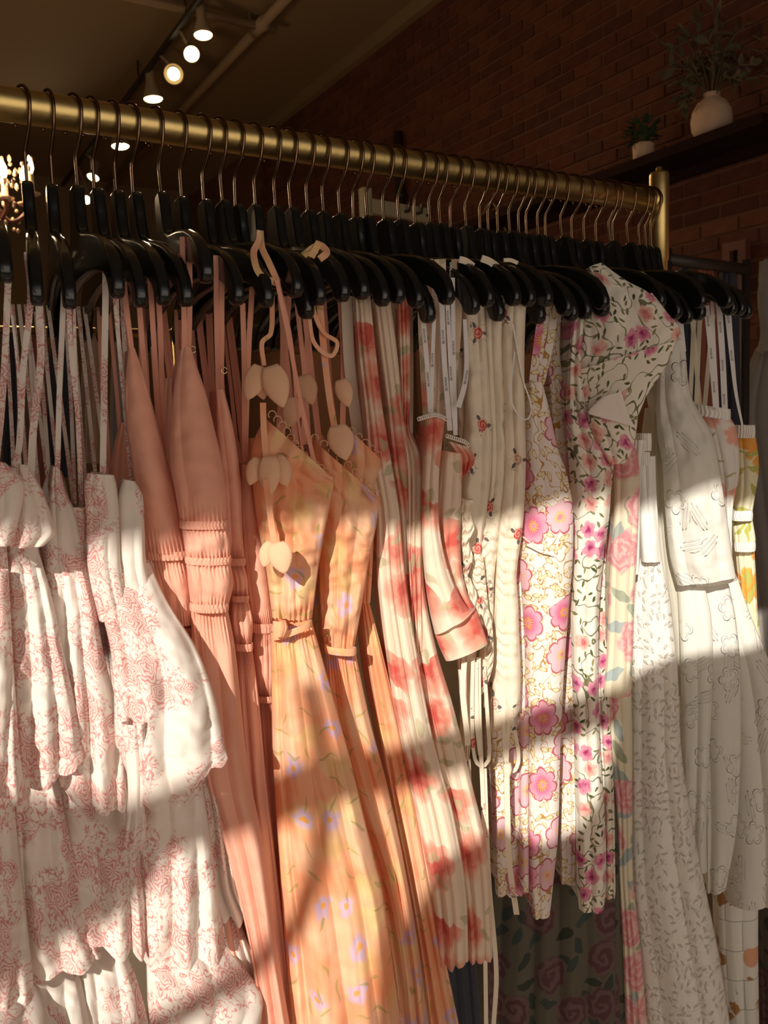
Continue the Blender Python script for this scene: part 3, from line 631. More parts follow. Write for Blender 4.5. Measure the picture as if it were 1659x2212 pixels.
# ------------------------------------------------------------------ garments
GRP = 'dresses hanging on the gold rail'
class D:
    """one garment: an Empty at its hem with cloth parts"""
    def __init__(s, name, label, cat, px, py, Y=.9, group=GRP):
        p = atY(px, py, Y); s.root = empty(name, (p[0], Y, min(p[2], 1.3)), label, cat, group); s.k = 0
def loft(d, name, rows, mat, Y=.86, bulge=.33, folds=4, amp=(.004, .012), depth=.09, nu=60, nv=None, gather=(), drift=.0, seed=0, hemw=0.0,
         flare=0.0, fine=.05, pw=.9, backw=.55, wr=.0, ng=16, ga=.0022, label=None, uvs=1.25, capped=False, ruche=()):
    """Lofted cloth tube. rows: (y, xl, xr) or (yl, xl, yr, xr) picture outline, top to bottom; its distance comes from the rail it hangs on (plane Y)."""
    R4 = np.array([(r[1], r[0], r[2], r[0]) if len(r) == 3 else (r[1], r[0], r[3], r[2]) for r in rows], float)
    cx_, cy_ = (R4[:, 0]+R4[:, 2]).mean()/2, (R4[:, 1]+R4[:, 3]).mean()/2
    c = atY(cx_, cy_, Y); nrm = EYE-c; nrm[2] = 0; nrm /= np.linalg.norm(nrm); bd = -nrm*.5+np.array([0, .6, 0]); bd /= np.linalg.norm(bd)
    hpx = R4[-1, 1]-R4[0, 1]
    nv = nv or int(min(150, max(14, hpx/7)))
    RR = spline(R4, nv)
    rs = np.random.default_rng(seed*31+int(cx_)+int(cy_)); ph = rs.uniform(0, 1); jit = rs.uniform(.45, 1.0, 64); ph2 = rs.uniform(0, 6.28, 4)
    s = np.linspace(0, 1, nu+1); mb = max(10, nu//3); sb = np.linspace(1, 0, mb+2)[1:-1]
    V, UV = [], []; vacc = 0.0; prev = None; uo = rs.uniform(0, 9)
    D0 = (c-EYE)@nrm
    for i in range(nv):
        v = i/(nv-1); Dv = D0-flare*v
        def un(x, y): r = ray(x, y); return EYE+r*(Dv/(r@nrm))
        L, Rr = un(RR[i, 0], RR[i, 1]), un(RR[i, 2], RR[i, 3]); w = np.linalg.norm(Rr-L)
        A = amp[0]+(amp[1]-amp[0])*v
        sw_ = s+.035*np.sin(2*PI*(1.2*s)+ph2[0])+.02*np.sin(6*v+ph2[1])+drift*v
        t = folds*sw_+ph; cell = np.floor(t).astype(int) % 64
        fo = np.abs(np.sin(PI*t))**pw*jit[cell]
        t2 = folds*2.6*sw_+ph*3+.8*np.sin(5*v+ph2[2]); fo = fo+fine*np.abs(np.sin(PI*t2))
        env = np.minimum(1, np.minimum(s, 1-s)*8+.15)
        off = bulge*w*np.sqrt(np.maximum(0, 1-(2*s-1)**2))+A*fo*env
        for (gv, gs) in gather:
            e = math.exp(-((v-gv)/gs)**2); off = off+ga*e*np.sin(2*PI*ng*s+ph2[3])*env - .004*e
        for (rv, rs_, ra, rf) in ruche:
            off = off+ra*math.exp(-((v-rv)/rs_)**2)*np.sin(2*PI*rf*v+2.2*np.sin(3.1*s+ph2[0])+1.3*np.sin(9*s+ph2[1])+ph2[2])*(.35+.65*np.abs(np.sin(PI*1.5*s+ph2[3])))*env
        if wr:
            off = off+wr*np.array([mnoise.noise(Vector((q*w*28+uo, v*hpx*.02+uo, 3.3)))+.5*mnoise.noise(Vector((q*w*70+uo, v*hpx*.05, 7.1))) for q in s])*env
        hm = hemw*(v**6)*fo**2 if hemw else 0*s
        Pf = L[None]+(Rr-L)[None]*s[:, None]+nrm[None]*off[:, None]; Pf[:, 2] -= hm
        dp = depth*(.5+.5*min(1, v*4+.2))
        sc = .5+(sb-.5)*backw
        Pb = L[None]+(Rr-L)[None]*sc[:, None]+bd[None]*(dp*(1-np.abs(2*sb-1)**2.5))[:, None]
        mid = (L+Rr)/2
        if prev is not None: vacc += np.linalg.norm(mid-prev)
        prev = mid
        V.append(np.concatenate([Pf, Pb])); UV.append(np.stack([np.concatenate([(s-.5)*w*uvs, (sb-.5)*w*uvs])+uo, np.full(nu+1+mb, -vacc+uo*.7)], 1))
    nc = nu+1+mb; F = []
    for i in range(nv-1):
        for j in range(nc):
            F.append((i*nc+j, (i+1)*nc+j, (i+1)*nc+(j+1) % nc, i*nc+(j+1) % nc))
    if capped: F.append(tuple(range(nc)))
    o = mesh(name, np.concatenate(V), F, MT[mat], d.root if isinstance(d, D) else d, uv=np.concatenate(UV))
    if label: o['label'] = label
    return o
def ribbon(d, pts, wpx, mat, Y=.9, name='strap', n=26, twist=0.0, thick=.0009, label=None, w1=None):
    """flat strap along picture points; points may carry their own Y"""
    P3 = np.array([atY(p[0], p[1], p[2] if len(p) > 2 else Y) for p in pts]); C = spline(P3, n)
    k = (M[2]@(C.mean(0)-EYE))/FPX; V, F, UV = [], [], []; acc = 0; uo = random.uniform(0, 9)
    for i in range(n):
        t = C[min(i+1, n-1)]-C[max(i-1, 0)]; t /= np.linalg.norm(t)+1e-9
        view = EYE-C[i]; view /= np.linalg.norm(view)
        a = np.cross(t, view); a /= np.linalg.norm(a)+1e-9; b = np.cross(a, t)
        an = twist*math.sin(i/n*5+pts[0][0]); a2 = a*math.cos(an)+b*math.sin(an); b2 = b*math.cos(an)-a*math.sin(an)
        w = (wpx+((w1 if w1 else wpx)-wpx)*i/(n-1))*k/2
        if i: acc += np.linalg.norm(C[i]-C[i-1])
        for (p, q, uu) in ((-1, -1, 0), (1, -1, 1), (1, 1, 1), (-1, 1, 0)):
            V.append(C[i]+a2*w*p+b2*thick*q); UV.append((uo+uu*w*2, uo-acc))
    for i in range(n-1):
        for j in range(4): F.append((i*4+j, i*4+(j+1) % 4, (i+1)*4+(j+1) % 4, (i+1)*4+j))
    F += [(3, 2, 1, 0), tuple((n-1)*4+j for j in range(4))]
    o = mesh(name, V, F, MT[mat], d.root if isinstance(d, D) else d, uv=UV, smooth=False)
    if label: o['label'] = label
    return o
def band(d, y0, y1, xl, xr, mat, name='elastic_band', Y=.86, ng=14, yr0=None, yr1=None, ga=.0028, bulge=.36, depth=.05):
    s = (yr0-y0) if yr0 else 0; s1 = (yr1-y1) if yr1 else s; m_ = (y0+y1)/2
    return loft(d, name, [(y0, xl, y0+s, xr), (m_, xl-1, m_+(s+s1)/2, xr+1), (y1, xl, y1+s1, xr)], mat, Y=Y, bulge=bulge, folds=ng, amp=(ga, ga), fine=.1, nv=7, nu=ng*7, depth=depth, pw=.9)
def ring(d, x, y, Y, r=.0035, name='gold_ring'):
    c = atY(x, y, Y); pts = [c+np.array([r*math.cos(a), 0, r*math.sin(a)]) for a in np.linspace(0, 2*PI, 13)]
    V, F = tube_vf(pts, .0007, 5); mesh(name, V, F, M_GOLDHW, d.root)
def back_straps(d, xh, xs_top, mat, ytop=1.5, ybot=1.15):
    """the straps of the far side, over the far hanger arm"""
    for dx in xs_top:
        a = np.array([xh+dx*.5, YR+.15, ytop+.02]); b = np.array([xh+dx, YR+.12, ybot+random.uniform(-.05, .1)])
        pu, pv = proj(a), proj(b); ribbon(d, [(pu[0], pu[1], a[1]), ((pu[0]+pv[0])/2+random.uniform(-4, 4), (pu[1]+pv[1])/2, (a[1]+b[1])/2), (pv[0], pv[1], b[1])], 8, mat, n=14, twist=.5)

# ---- pink toile dresses (left)
def toile_dress(label, px, tiers, bod, straps, Yt, seed):
    d = D('toile_dress', label, 'dress', px, 2200, .84)
    for i, (nm, rows) in enumerate(bod): loft(d, nm, rows, 'toile', Y=Yt+.015, folds=2, amp=(.002, .004), bulge=.3, seed=seed+i, wr=.003, depth=.10)
    for i, (rows, fo, Y_) in enumerate(tiers): loft(d, 'skirt_tier', rows, 'toile', Y=Y_+(.035 if i == 0 else .005), folds=fo, amp=(.004, .017), bulge=.2, seed=seed+7+i, hemw=.004, wr=.007, depth=.12, nu=90, drift=.25, flare=(-.09 if i == 0 else -.06))
    for s in straps: ribbon(d, s[0], s[1], 'toile', Y=.895, twist=.25)
    return d
dA = toile_dress('toile print dress half cut off at the left edge, lowest in shade', -30,
    [([(1230, -150, 18), (1450, -160, 30), (1640, -170, 45), (1600, -175, 1735, 60)], 4, .805), ([(1660, -160, 25), (1850, -165, 42), (2000, -170, 60), (2170, -175, 2135, 74)], 4, .815), ([(2090, -160, 60), (2150, -165, 92), (2215, -170, 115)], 4, .835)],
    [('bodice', [(960, -90, -10), (1050, -100, 12), (1180, -110, 15), (1240, -120, 20)])], [([(18, 600), (12, 740), (2, 900), (-8, 1000)], 13)], .84, 1)
dB = toile_dress('toile print dress with a big folded ruffle at the neckline, by the left edge', 80,
    [([(1185, 14, 82), (1290, 18, 112), (1400, 22, 135), (1500, 24, 158), (1600, 30, 175), (1705, 42, 1640, 181)], 2.4, .83),
     ([(1640, 20, 110), (1760, 24, 140), (1900, 40, 170), (2000, 52, 195), (2095, 62, 2055, 218)], 2.3, .835), ([(2040, 50, 150), (2120, 60, 175), (2215, 70, 195)], 2.6, .85)],
    [('bodice', [(1010, 18, 45), (1100, 18, 70), (1190, 14, 84), (1230, 14, 84)])],
    [([(58, 545), (66, 640), (50, 800), (42, 960), (32, 1010)], 13), ([(84, 650), (88, 780), (72, 930), (66, 1040)], 15), ([(24, 660), (38, 800), (42, 950), (44, 1020)], 5)], .85, 2)
loft(dB, 'neck_ruffle', [(992, -30, 1000, 12), (1040, -40, 50), (1110, -45, 44), (1178, -50, 24)], 'toile', Y=.80, folds=2, amp=(.002, .005), bulge=.18, depth=.03, wr=.002)
loft(dB, 'neck_ruffle', [(1002, 36, 1005, 60), (1060, 30, 92), (1130, 24, 116), (1150, 22, 121), (1180, 18, 1178, 96)], 'toile', Y=.815, folds=2, amp=(.003, .008), bulge=.25, depth=.04, wr=.003)
dC = toile_dress('toile print dress with a pinched narrow bodice, between two other toile dresses', 180,
    [([(1225, 100, 185), (1320, 108, 208), (1420, 112, 226), (1520, 118, 252), (1620, 124, 268), (1690, 126, 1745, 276)], 2.6, .835),
     ([(1670, 112, 262), (1760, 118, 292), (1880, 140, 306), (1960, 160, 314), (2015, 178, 2040, 318)], 2.6, .84), ([(2010, 150, 250), (2100, 165, 290), (2215, 180, 325)], 3, .855)],
    [('bodice', [(1008, 114, 128), (1060, 108, 142), (1110, 104, 165), (1200, 98, 186), (1270, 98, 188)]), ('bodice_cup', [(1095, 150, 186), (1140, 146, 190), (1230, 104, 190), (1300, 112, 200)])],
    [([(141, 555), (135, 700), (128, 860), (124, 1010)], 11), ([(146, 600), (152, 740), (168, 900), (176, 1095)], 10), ([(160, 655), (164, 800), (172, 960), (176, 1060)], 6)], .855, 3)
dD = toile_dress('frontmost toile print dress with three wide flared ruffle tiers', 380,
    [([(1215, 205, 322), (1300, 215, 362), (1400, 238, 424), (1500, 246, 462), (1600, 252, 484), (1735, 300, 1628, 492)], 2.7, .815),
     ([(1640, 282, 430), (1760, 288, 448), (1870, 296, 462), (1960, 302, 474), (2056, 306, 2040, 486)], 2.6, .83), ([(2020, 314, 470), (2080, 316, 520), (2150, 318, 566), (2215, 320, 560)], 3.2, .835)],
    [('bodice_cup', [(1022, 188, 1026, 246), (1050, 182, 252), (1120, 186, 258), (1230, 190, 262), (1340, 214, 285)]), ('bodice_cup', [(1035, 266, 1040, 292), (1070, 256, 308), (1140, 254, 312), (1230, 262, 318), (1300, 280, 340)])],
    [([(228, 535), (228, 620), (226, 780), (224, 920), (222, 1026)], 13), ([(240, 560), (254, 720), (270, 890), (284, 1040)], 7), ([(252, 600), (258, 740), (276, 900), (288, 1040)], 5)], .825, 4)
loft(dD, 'ruffle_fold', [(1560, 262, 312), (1650, 272, 316), (1720, 276, 312), (1790, 268, 316), (1822, 264, 1828, 310)], 'toile', Y=.765, folds=2, amp=(.002, .006), bulge=.35, depth=.03)
dE = D('toile_dress', 'toile print dress whose ruffle peeks out right of the frontmost toile dress', 'dress', 500, 2200, .86, GRP)
loft(dE, 'skirt_tier', [(1640, 420, 458), (1740, 440, 494), (1850, 452, 510), (1905, 458, 520), (1960, 470, 1968, 552)], 'toile', Y=.83, folds=3, amp=(.004, .012), seed=5, hemw=.006)
loft(dE, 'skirt_tier', [(1940, 455, 500), (2050, 480, 540), (2160, 500, 572), (2190, 505, 2160, 570)], 'toile', Y=.83, folds=3, amp=(.004, .012), seed=6)
loft(dE, 'bodice', [(1200, 300, 330), (1400, 330, 392), (1640, 400, 452)], 'toile', Y=.87, folds=2, amp=(.002, .006))
for s in ([(262, 600), (270, 760), (290, 960), (306, 1200)],): ribbon(dE, s, 9, 'toile', Y=.93)

# ---- salmon dresses
def salmon(label, px, bod, secs, skirt, straps, Y, seed, bands):
    d = D('salmon_dress', label, 'dress', px, 2200, Y)
    loft(d, 'bodice', bod, 'salmon', Y=Y, folds=1.3, amp=(.001, .005), bulge=.42, seed=seed, wr=.004, gather=[(1.0, .07)], ng=11, depth=.1, fine=.02)
    for i, r in enumerate(secs): loft(d, 'shirred_panel', r, 'salmon', Y=Y, folds=3, amp=(.004, .004), bulge=.46, seed=seed+i+1, gather=[(0, .2), (1, .2)], ng=12, wr=.006, depth=.1)
    loft(d, 'skirt', skirt, 'salmon', Y=Y, folds=2.3, amp=(.006, .016), bulge=.3, seed=seed+9, gather=[(0, .06)], ng=12, fine=.03, wr=.003, nu=80, depth=.12, flare=-.05)
    for b in bands: band(d, b[0], b[1], b[2], b[3], 'salmon', Y=Y-.004, ng=12)
    for s in straps: ribbon(d, s, s[0][2] if len(s[0]) > 2 and s[0][2] > 2 else 11, 'salmon', Y=.9, twist=.3)
    return d
def P2(*a): return [tuple(p) for p in a]
s1 = salmon('salmon pink dress with a pointed cup, right beside the frontmost toile dress', 400, [(752, 278, 291), (820, 271, 314), (900, 271, 336), (1000, 284, 362), (1100, 298, 386), (1190, 310, 404)],
    [[(1205, 316, 402), (1260, 328, 414), (1345, 350, 420)]], [(1355, 352, 420), (1500, 380, 436), (1700, 420, 470), (2215, 500, 560)],
    [P2((268, 610), (276, 690), (284, 755)), P2((300, 640), (312, 800), (330, 950))], .875, 11, [(1188, 1206, 312, 405)])
s1b = salmon('salmon pink dress with a low narrow cup behind the largest salmon cup', 420, [(1008, 344, 357), (1080, 348, 376), (1180, 360, 398), (1290, 372, 416)],
    [[(1300, 374, 416), (1350, 380, 422), (1395, 384, 424)]], [(1400, 384, 424), (1700, 420, 470), (2215, 520, 580)],
    [P2((322, 560), (330, 700), (342, 880), (350, 1010)), P2((336, 565), (346, 700), (350, 850), (352, 1010))], .90, 15, [(1288, 1302, 372, 418)])
s2 = salmon('largest salmon pink dress, its smooth cup and three shirred bands facing front', 540, [(750, 393, 412), (790, 383, 425), (850, 374, 445), (920, 369, 462), (1000, 368, 480), (1060, 378, 488), (1124, 388, 490)],
    [[(1138, 391, 492), (1170, 397, 498), (1202, 401, 498)], [(1214, 402, 498), (1258, 406, 504), (1302, 411, 496)]],
    [(1316, 412, 492), (1400, 416, 508), (1657, 440, 536), (1840, 490, 573), (2000, 530, 592), (2115, 550, 609), (2215, 560, 626)],
    [P2((394, 512), (396, 600), (398, 752)), P2((409, 545), (410, 650), (408, 755))], .84, 21, [(1122, 1140, 388, 491), (1200, 1216, 400, 499), (1300, 1318, 410, 494)])
ring(s2, 416, 755, .85)
s3 = salmon('salmon pink dress just right of the largest salmon dress', 560, [(842, 466, 484), (920, 468, 503), (1040, 476, 520), (1140, 484, 523), (1206, 488, 528)],
    [[(1218, 494, 526), (1250, 498, 534), (1286, 502, 536)], [(1297, 503, 536), (1340, 500, 546), (1388, 508, 544)]],
    [(1402, 511, 545), (1500, 514, 558), (1700, 530, 577), (2000, 560, 612), (2215, 590, 632)],
    [P2((466, 552), (468, 680), (472, 845)), P2((479, 590), (479, 700), (478, 845))], .865, 31, [(1204, 1220, 489, 530), (1285, 1298, 501, 537), (1388, 1404, 509, 546)])
ring(s3, 484, 800, .87)
s4 = salmon('salmon pink dress half hidden beside the orange floral dress', 600, [(1003, 522, 537), (1080, 520, 550), (1170, 523, 566), (1250, 530, 580), (1345, 545, 590)],
    [[(1362, 547, 590), (1430, 549, 592), (1502, 554, 590)]], [(1512, 555, 590), (1700, 565, 604), (2215, 600, 650)],
    [P2((524, 655), (528, 800), (528, 1005)), P2((545, 620), (538, 740), (532, 900), (530, 1005))], .885, 41, [(1344, 1364, 545, 592), (1500, 1514, 553, 592)])
for xh, d_ in ((.30, s1), (.357, s2), (.409, s3), (.456, s4)):
    back_straps(d_, xh, (-.04, -.03, -.012, .004, .02, .03), 'salmon')
for xh, d_ in ((.176, dB), (.204, dC), (.251, dD)): back_straps(d_, xh, (-.03, -.012, .004, .02), 'toile')
# far halves of the strappy dresses, seen between the straps
def far_half(d, xh, w, mat, ztop, dy=.12, seed=0):
    t, b = np.array([xh, YR+dy, ztop]), np.array([xh, YR+dy, .9]); (u0, v0), (u1, v1) = proj(t), proj(b)
    loft(d, 'back_panel', [(v0, u0-w*.25, u0+w*.25), (v0+60, u0-w*.5, u0+w*.5), (v0+170, u0-w*.6, u0+w*.6), (v1, u1-w*.7, u1+w*.7)], mat, Y=YR+dy, folds=3, amp=(.003, .008), seed=seed, nu=36, nv=30, depth=.06)
for i, (d_, xh, mt, zt_) in enumerate(((dA, .165, 'toile', 1.22), (dB, .20, 'toile', 1.30), (dC, .235, 'toile', 1.24), (dD, .27, 'toile', 1.28), (s1, .30, 'salmon', 1.36), (s1b, .33, 'salmon', 1.3), (s2, .365, 'salmon', 1.42), (s3, .41, 'salmon', 1.38), (s4, .45, 'salmon', 1.33))):
    far_half(d_, xh, 62, mt, zt_, seed=50+i)

# ---- orange silky floral dresses with fabric petals
def petal(d, x, y, L, Wd, ang, Y, name='fabric_petal', tilt=.3):
    c = atY(x, y, Y); k = (M[2]@(c-EYE))/FPX; L, Wd = L*k*1.12, Wd*k*1.2
    V, F, UV = [], [], []; nu_, nv_ = 9, 11
    view = EYE-c; view /= np.linalg.norm(view); rt = M[0]; up = np.cross(view, rt)*-1; up = -M[1]
    ca, sa = math.cos(ang), math.sin(ang); ax = rt*sa - up*ca; sd_ = rt*ca+up*sa
    for th in (0, .0012):
        for i in range(nv_):
            t = i/(nv_-1); w = Wd*math.sin(PI*min(.995, t*.86+.13))**.75*(1-.18*t)
            for j in range(nu_):
                q = j/(nu_-1)-.5; dome = .14*Wd*(math.sin(PI*t)*(1-(2*q)**2))
                V.append(c+ax*L*(t)+sd_*w*q+view*(dome+th)); UV.append((q*w+x*.01, t*L))
    n0 = nu_*nv_
    for i in range(nv_-1):
        for j in range(nu_-1):
            a = i*nu_+j; F.append((a, a+1, a+nu_+1, a+nu_)); F.append((n0+a, n0+a+nu_, n0+a+nu_+1, n0+a+1))
    bd_ = [j for j in range(nu_)]+[i*nu_+nu_-1 for i in range(1, nv_)]+[(nv_-1)*nu_+j for j in range(nu_-2, -1, -1)]+[i*nu_ for i in range(nv_-2, 0, -1)]
    for a, b in zip(bd_, bd_[1:]+bd_[:1]): F.append((a, n0+a, n0+b, b))
    return mesh(name, V, F, MT['petal'], d.root, uv=UV)
def loops(d, pts, n, Y, r=.0042):
    C = spline([atY(x, y, Y) for x, y in pts], n); parts = []
    for c in C:
        a0 = random.uniform(-.3, .3); rt = np.array(M[0]); up = -M[1]
        parts.append(tube_vf([c+(rt*math.cos(a+a0)+up*(math.sin(a+a0)+.5))*r for a in np.linspace(-.6, PI+.6, 11)], .0006, 5))
    for v, f in parts: mesh('trim_loop', v, f, MT['petal'], d.root)
o1 = D('orange_floral_dress', 'peach orange floral dress with hanging fabric petals and a belted waist', 'dress', 720, 2200, .84)
loft(o1, 'bodice', [(902, 572, 1034, 722), (968, 543, 1046, 722), (1050, 546, 1090, 713), (1130, 556, 1160, 699), (1230, 575, 1232, 687), (1335, 588, 1338, 674)], 'orange', Y=.845, folds=3, amp=(.006, .006), bulge=.22, wr=.010, seed=61, gather=[(1, .08)], ng=8)
loft(o1, 'skirt', [(1352, 586, 1345, 674), (1400, 584, 690), (1486, 586, 714), (1630, 589, 754), (1680, 592, 766), (1870, 604, 812), (1918, 607, 825), (2110, 622, 852), (2215, 632, 868)], 'orange', Y=.84, folds=3.4, amp=(.006, .020), bulge=.2, seed=62, gather=[(0, .05)], ng=14, fine=.08, nu=96, flare=-.06, wr=.003)
band(o1, 1366, 1382, 585, 674, 'orange', 'waist_tie', Y=.832, ng=2, yr0=1338, yr1=1352, ga=.0008, bulge=.3)
loft(o1, 'tie_knot', [(1340, 590, 618), (1356, 588, 622), (1374, 590, 614)], 'orange', Y=.815, folds=2, amp=(.002, .002), depth=.02, nv=10)
loops(o1, [(588, 900), (606, 918), (622, 940), (640, 968), (660, 992), (680, 1008), (704, 1022), (718, 1030)], 13, .83)
o2 = D('orange_floral_dress', 'peach orange floral dress with a petal at the neckline and lower belt', 'dress', 830, 2200, .86)
loft(o2, 'bodice', [(948, 676, 1076, 822), (1010, 680, 1086, 820), (1100, 688, 1140, 812), (1202, 690, 1206, 798), (1303, 692, 1304, 782), (1395, 700, 1398, 766)], 'orange', Y=.865, folds=3, amp=(.006, .006), bulge=.22, wr=.010, seed=63, gather=[(1, .07)], ng=8)
loft(o2, 'skirt', [(1408, 702, 1410, 768), (1558, 712, 800), (1702, 740, 838), (1870, 800, 874), (2062, 842, 906), (2215, 862, 924)], 'orange', Y=.865, folds=2.6, amp=(.005, .016), bulge=.25, seed=64, gather=[(0, .05)], ng=12, fine=.08, nu=80, flare=-.04)
band(o2, 1392, 1408, 702, 770, 'orange', 'waist_tie', Y=.852, ng=2, yr0=1398, yr1=1414, ga=.0008, bulge=.3)
loops(o2, [(680, 950), (706, 968), (734, 992), (762, 1018), (790, 1046), (816, 1070)], 9, .85)
o3 = D('orange_floral_dress', 'paler orange floral dress hanging next to the red rose dresses', 'dress', 930, 2200, .89)
loft(o3, 'bodice', [(914, 742, 992, 823), (990, 744, 1012, 822), (1040, 748, 1050, 810), (1200, 780, 806), (1300, 780, 800)], 'orange', Y=.89, folds=2, amp=(.004, .005), bulge=.22, wr=.004, seed=65)
loft(o3, 'skirt', [(1300, 781, 798), (1400, 790, 824), (1560, 815, 862), (1750, 850, 902), (1900, 880, 930), (2050, 905, 958), (2215, 925, 992)], 'orange', Y=.885, folds=3, amp=(.004, .012), bulge=.28, seed=66, nu=70, flare=-.03)
loops(o3, [(760, 935), (778, 950), (796, 966), (816, 986)], 5, .875)
for x, y, L, Wd, a, Y_ in ((562, 790, 70, 44, -.35, .84), (556, 795, 62, 40, .2, .85), (584, 790, 84, 52, .3, .83), (596, 985, 62, 42, .35, .825), (582, 985, 78, 44, .0, .82), (560, 990, 55, 36, -.35, .83), (598, 1172, 62, 48, .25, .80), (588, 1172, 50, 36, -.35, .81)): petal(o1, x, y, L, Wd, a, Y_)
for x, y, L, Wd, a, Y_ in ((728, 918, 70, 52, .25, .845), (655, 810, 60, 40, .3, .92), (640, 860, 60, 42, -.3, .93), (735, 820, 55, 34, .3, .9)): petal(o2, x, y, L, Wd, a, Y_)
st = dict(n=34)
ribbon(o1, [(562, 498), (560, 520), (548, 545), (560, 590), (596, 612)], 14, 'orange', Y=.865, name='bow_loop', twist=.5, n=40)
ribbon(o1, [(562, 500), (566, 535), (580, 565), (600, 610)], 14, 'orange', Y=.868, name='bow_loop', twist=.5, n=40)
ribbon(o1, [(588, 640), (585, 720), (566, 740), (570, 790)], 10, 'orange', Y=.86, twist=.4)
ribbon(o1, [(568, 870), (570, 930), (574, 985)], 13, 'orange', Y=.835)
ribbon(o1, [(574, 1035), (582, 1100), (592, 1175)], 13, 'orange', Y=.815)
ribbon(o1, [(598, 605), (622, 720), (648, 860), (684, 1020)], 9, 'salmon', Y=.86, label='thin pale pink hanging strap')
ribbon(o1, [(602, 605), (630, 740), (640, 870), (656, 990)], 6, 'salmon', Y=.88)
ribbon(o2, [(655, 552), (690, 530), (706, 545), (690, 560)], 15, 'orange', Y=.875, name='bow_loop', twist=.6, n=40)
ribbon(o2, [(690, 522), (676, 548), (672, 556)], 15, 'orange', Y=.872, name='bow_loop', twist=.3)
ribbon(o2, [(672, 620), (680, 680), (700, 720), (728, 740), (718, 768), (696, 760), (676, 735), (668, 690)], 9, 'orange', Y=.88, name='bow_loop', twist=.5, n=60)
ribbon(o2, [(690, 650), (700, 760), (712, 860), (722, 920)], 14, 'orange', Y=.885)
ribbon(o3, [(735, 640), (742, 780), (740, 930)], 12, 'salmon', Y=.93)
for k_, (xa, xb) in enumerate(((640, 668), (655, 690), (670, 655), (625, 610), (612, 600), (700, 728), (606, 640))):
    ribbon((o1, o2, o3)[k_ % 3], [(xa, 640), ((xa+xb)/2+random.uniform(-6, 6), 800), (xb, 960)], random.choice((8, 10, 13)), random.choice(('orange', 'salmon', 'tan')), Y=.97, twist=.4)
for i, (d_, xh) in enumerate(((o1, .49), (o2, .54), (o3, .59))): far_half(d_, xh, 70, 'orange', 1.33, seed=70+i)

# ---- red watercolour rose dresses
def red(label, px, rows, Y, seed, straps, hem=.006):
    d = D('red_rose_dress', label, 'dress', px, 2060, Y)
    loft(d, 'body', rows, 'red', Y=Y, folds=3, amp=(.006, .014), bulge=.3, seed=seed, nu=80, hemw=hem, flare=-.03, pw=.65)
    for s in straps: ribbon(d, s[0], s[1], s[2], Y=.9, twist=.2, name='slip_panel')
    return d
red1 = red('red watercolour rose dress right beside the orange dresses', 960, [(640, 764, 800), (760, 772, 812), (880, 786, 826), (1000, 795, 846), (1100, 812, 862), (1250, 815, 876), (1440, 838, 906), (1606, 867, 938), (1750, 897, 978), (1918, 930, 1006), (2070, 945, 1012)], .885, 81,
    [([(748, 640, .92), (756, 800, .92), (782, 1000, .93)], 24, 'creamplain'), ([(770, 640, .91), (782, 780, .91), (800, 1000, .92)], 18, 'creamplain')])
red2 = red('long red watercolour rose dress with straight pleats and lower hem', 1030, [(640, 804, 842), (760, 818, 858), (880, 834, 872), (1000, 845, 892), (1100, 860, 906), (1270, 870, 917), (1414, 890, 946), (1525, 915, 979), (1702, 950, 1022), (1822, 980, 1050), (1950, 1000, 1060), (2062, 1008, 1064)], .90, 82,
    [([(836, 640, .94), (846, 780, .94), (862, 1010, .95)], 30, 'creamplain')])
red0 = red('red watercolour rose dress showing a pale mesh V neck', 910, [(640, 856, 886), (760, 862, 886), (860, 866, 886), (930, 868, 886), (980, 874, 908), (1040, 878, 914), (1200, 880, 912), (1400, 890, 915)], .915, 83, [([(884, 640, .95), (886, 800, .95), (884, 980, .95)], 14, 'creamplain')])
loft(red0, 'mesh_inset', [(930, 884, 888), (965, 886, 902), (1000, 892, 914)], 'creamplain', Y=.905, folds=1, amp=(.001, .002), depth=.02)
red3 = D('red_rose_blouse', 'red rose blouse with a lace trimmed neck and wide cuffed sleeve', 'blouse', 990, 1500, .87)
loft(red3, 'sleeve', [(902, 914, 962), (940, 918, 957), (1040, 914, 948), (1150, 912, 951), (1250, 918, 976), (1320, 928, 1314, 1012), (1368, 939, 1312, 1027)], 'red', Y=.86, folds=2, amp=(.003, .006), bulge=.4, seed=84, wr=.003)
loft(red3, 'bodice', [(972, 956, 980, 998), (1020, 952, 998), (1100, 945, 996), (1207, 950, 996), (1280, 975, 1009), (1318, 990, 1314, 1027)], 'red', Y=.882, folds=2, amp=(.003, .006), bulge=.35, seed=85, wr=.003)
loft(red3, 'cuff', [(1366, 938, 1311, 1028), (1395, 948, 1345, 1040), (1426, 962, 1389, 1054)], 'red', Y=.852, folds=1, amp=(.001, .002), bulge=.28, seed=86, depth=.05)
loft(red3, 'neck_ruffle', [(952, 966, 965, 1010), (985, 985, 988, 1026), (1030, 997, 1020, 1012)], 'red', Y=.895, folds=3, amp=(.003, .006), bulge=.2, depth=.02)
for pts, n_ in (([(905, 905), (925, 899), (945, 897), (963, 905)], 14), ([(966, 942), (985, 948), (1005, 955), (1012, 962)], 12)):
    C = spline([atY(x, y, .845) for x, y in pts], n_)
    for c in C: V, F = tube_vf([c+np.array([.0022*math.cos(a), 0, .0022*math.sin(a)]) for a in np.linspace(0, 2*PI, 9)], .0008, 4); mesh('lace_scallop', V, F, MT['lace'], red3.root)
for x0, x1, w_, mt_ in ((918, 930, 34, 'red'), (950, 952, 26, 'red'), (985, 968, 20, 'red')): ribbon(red3, [(x0, 560), (x0+2, 700), (x1, 900)], w_, mt_, Y=.905, name='shoulder_panel')
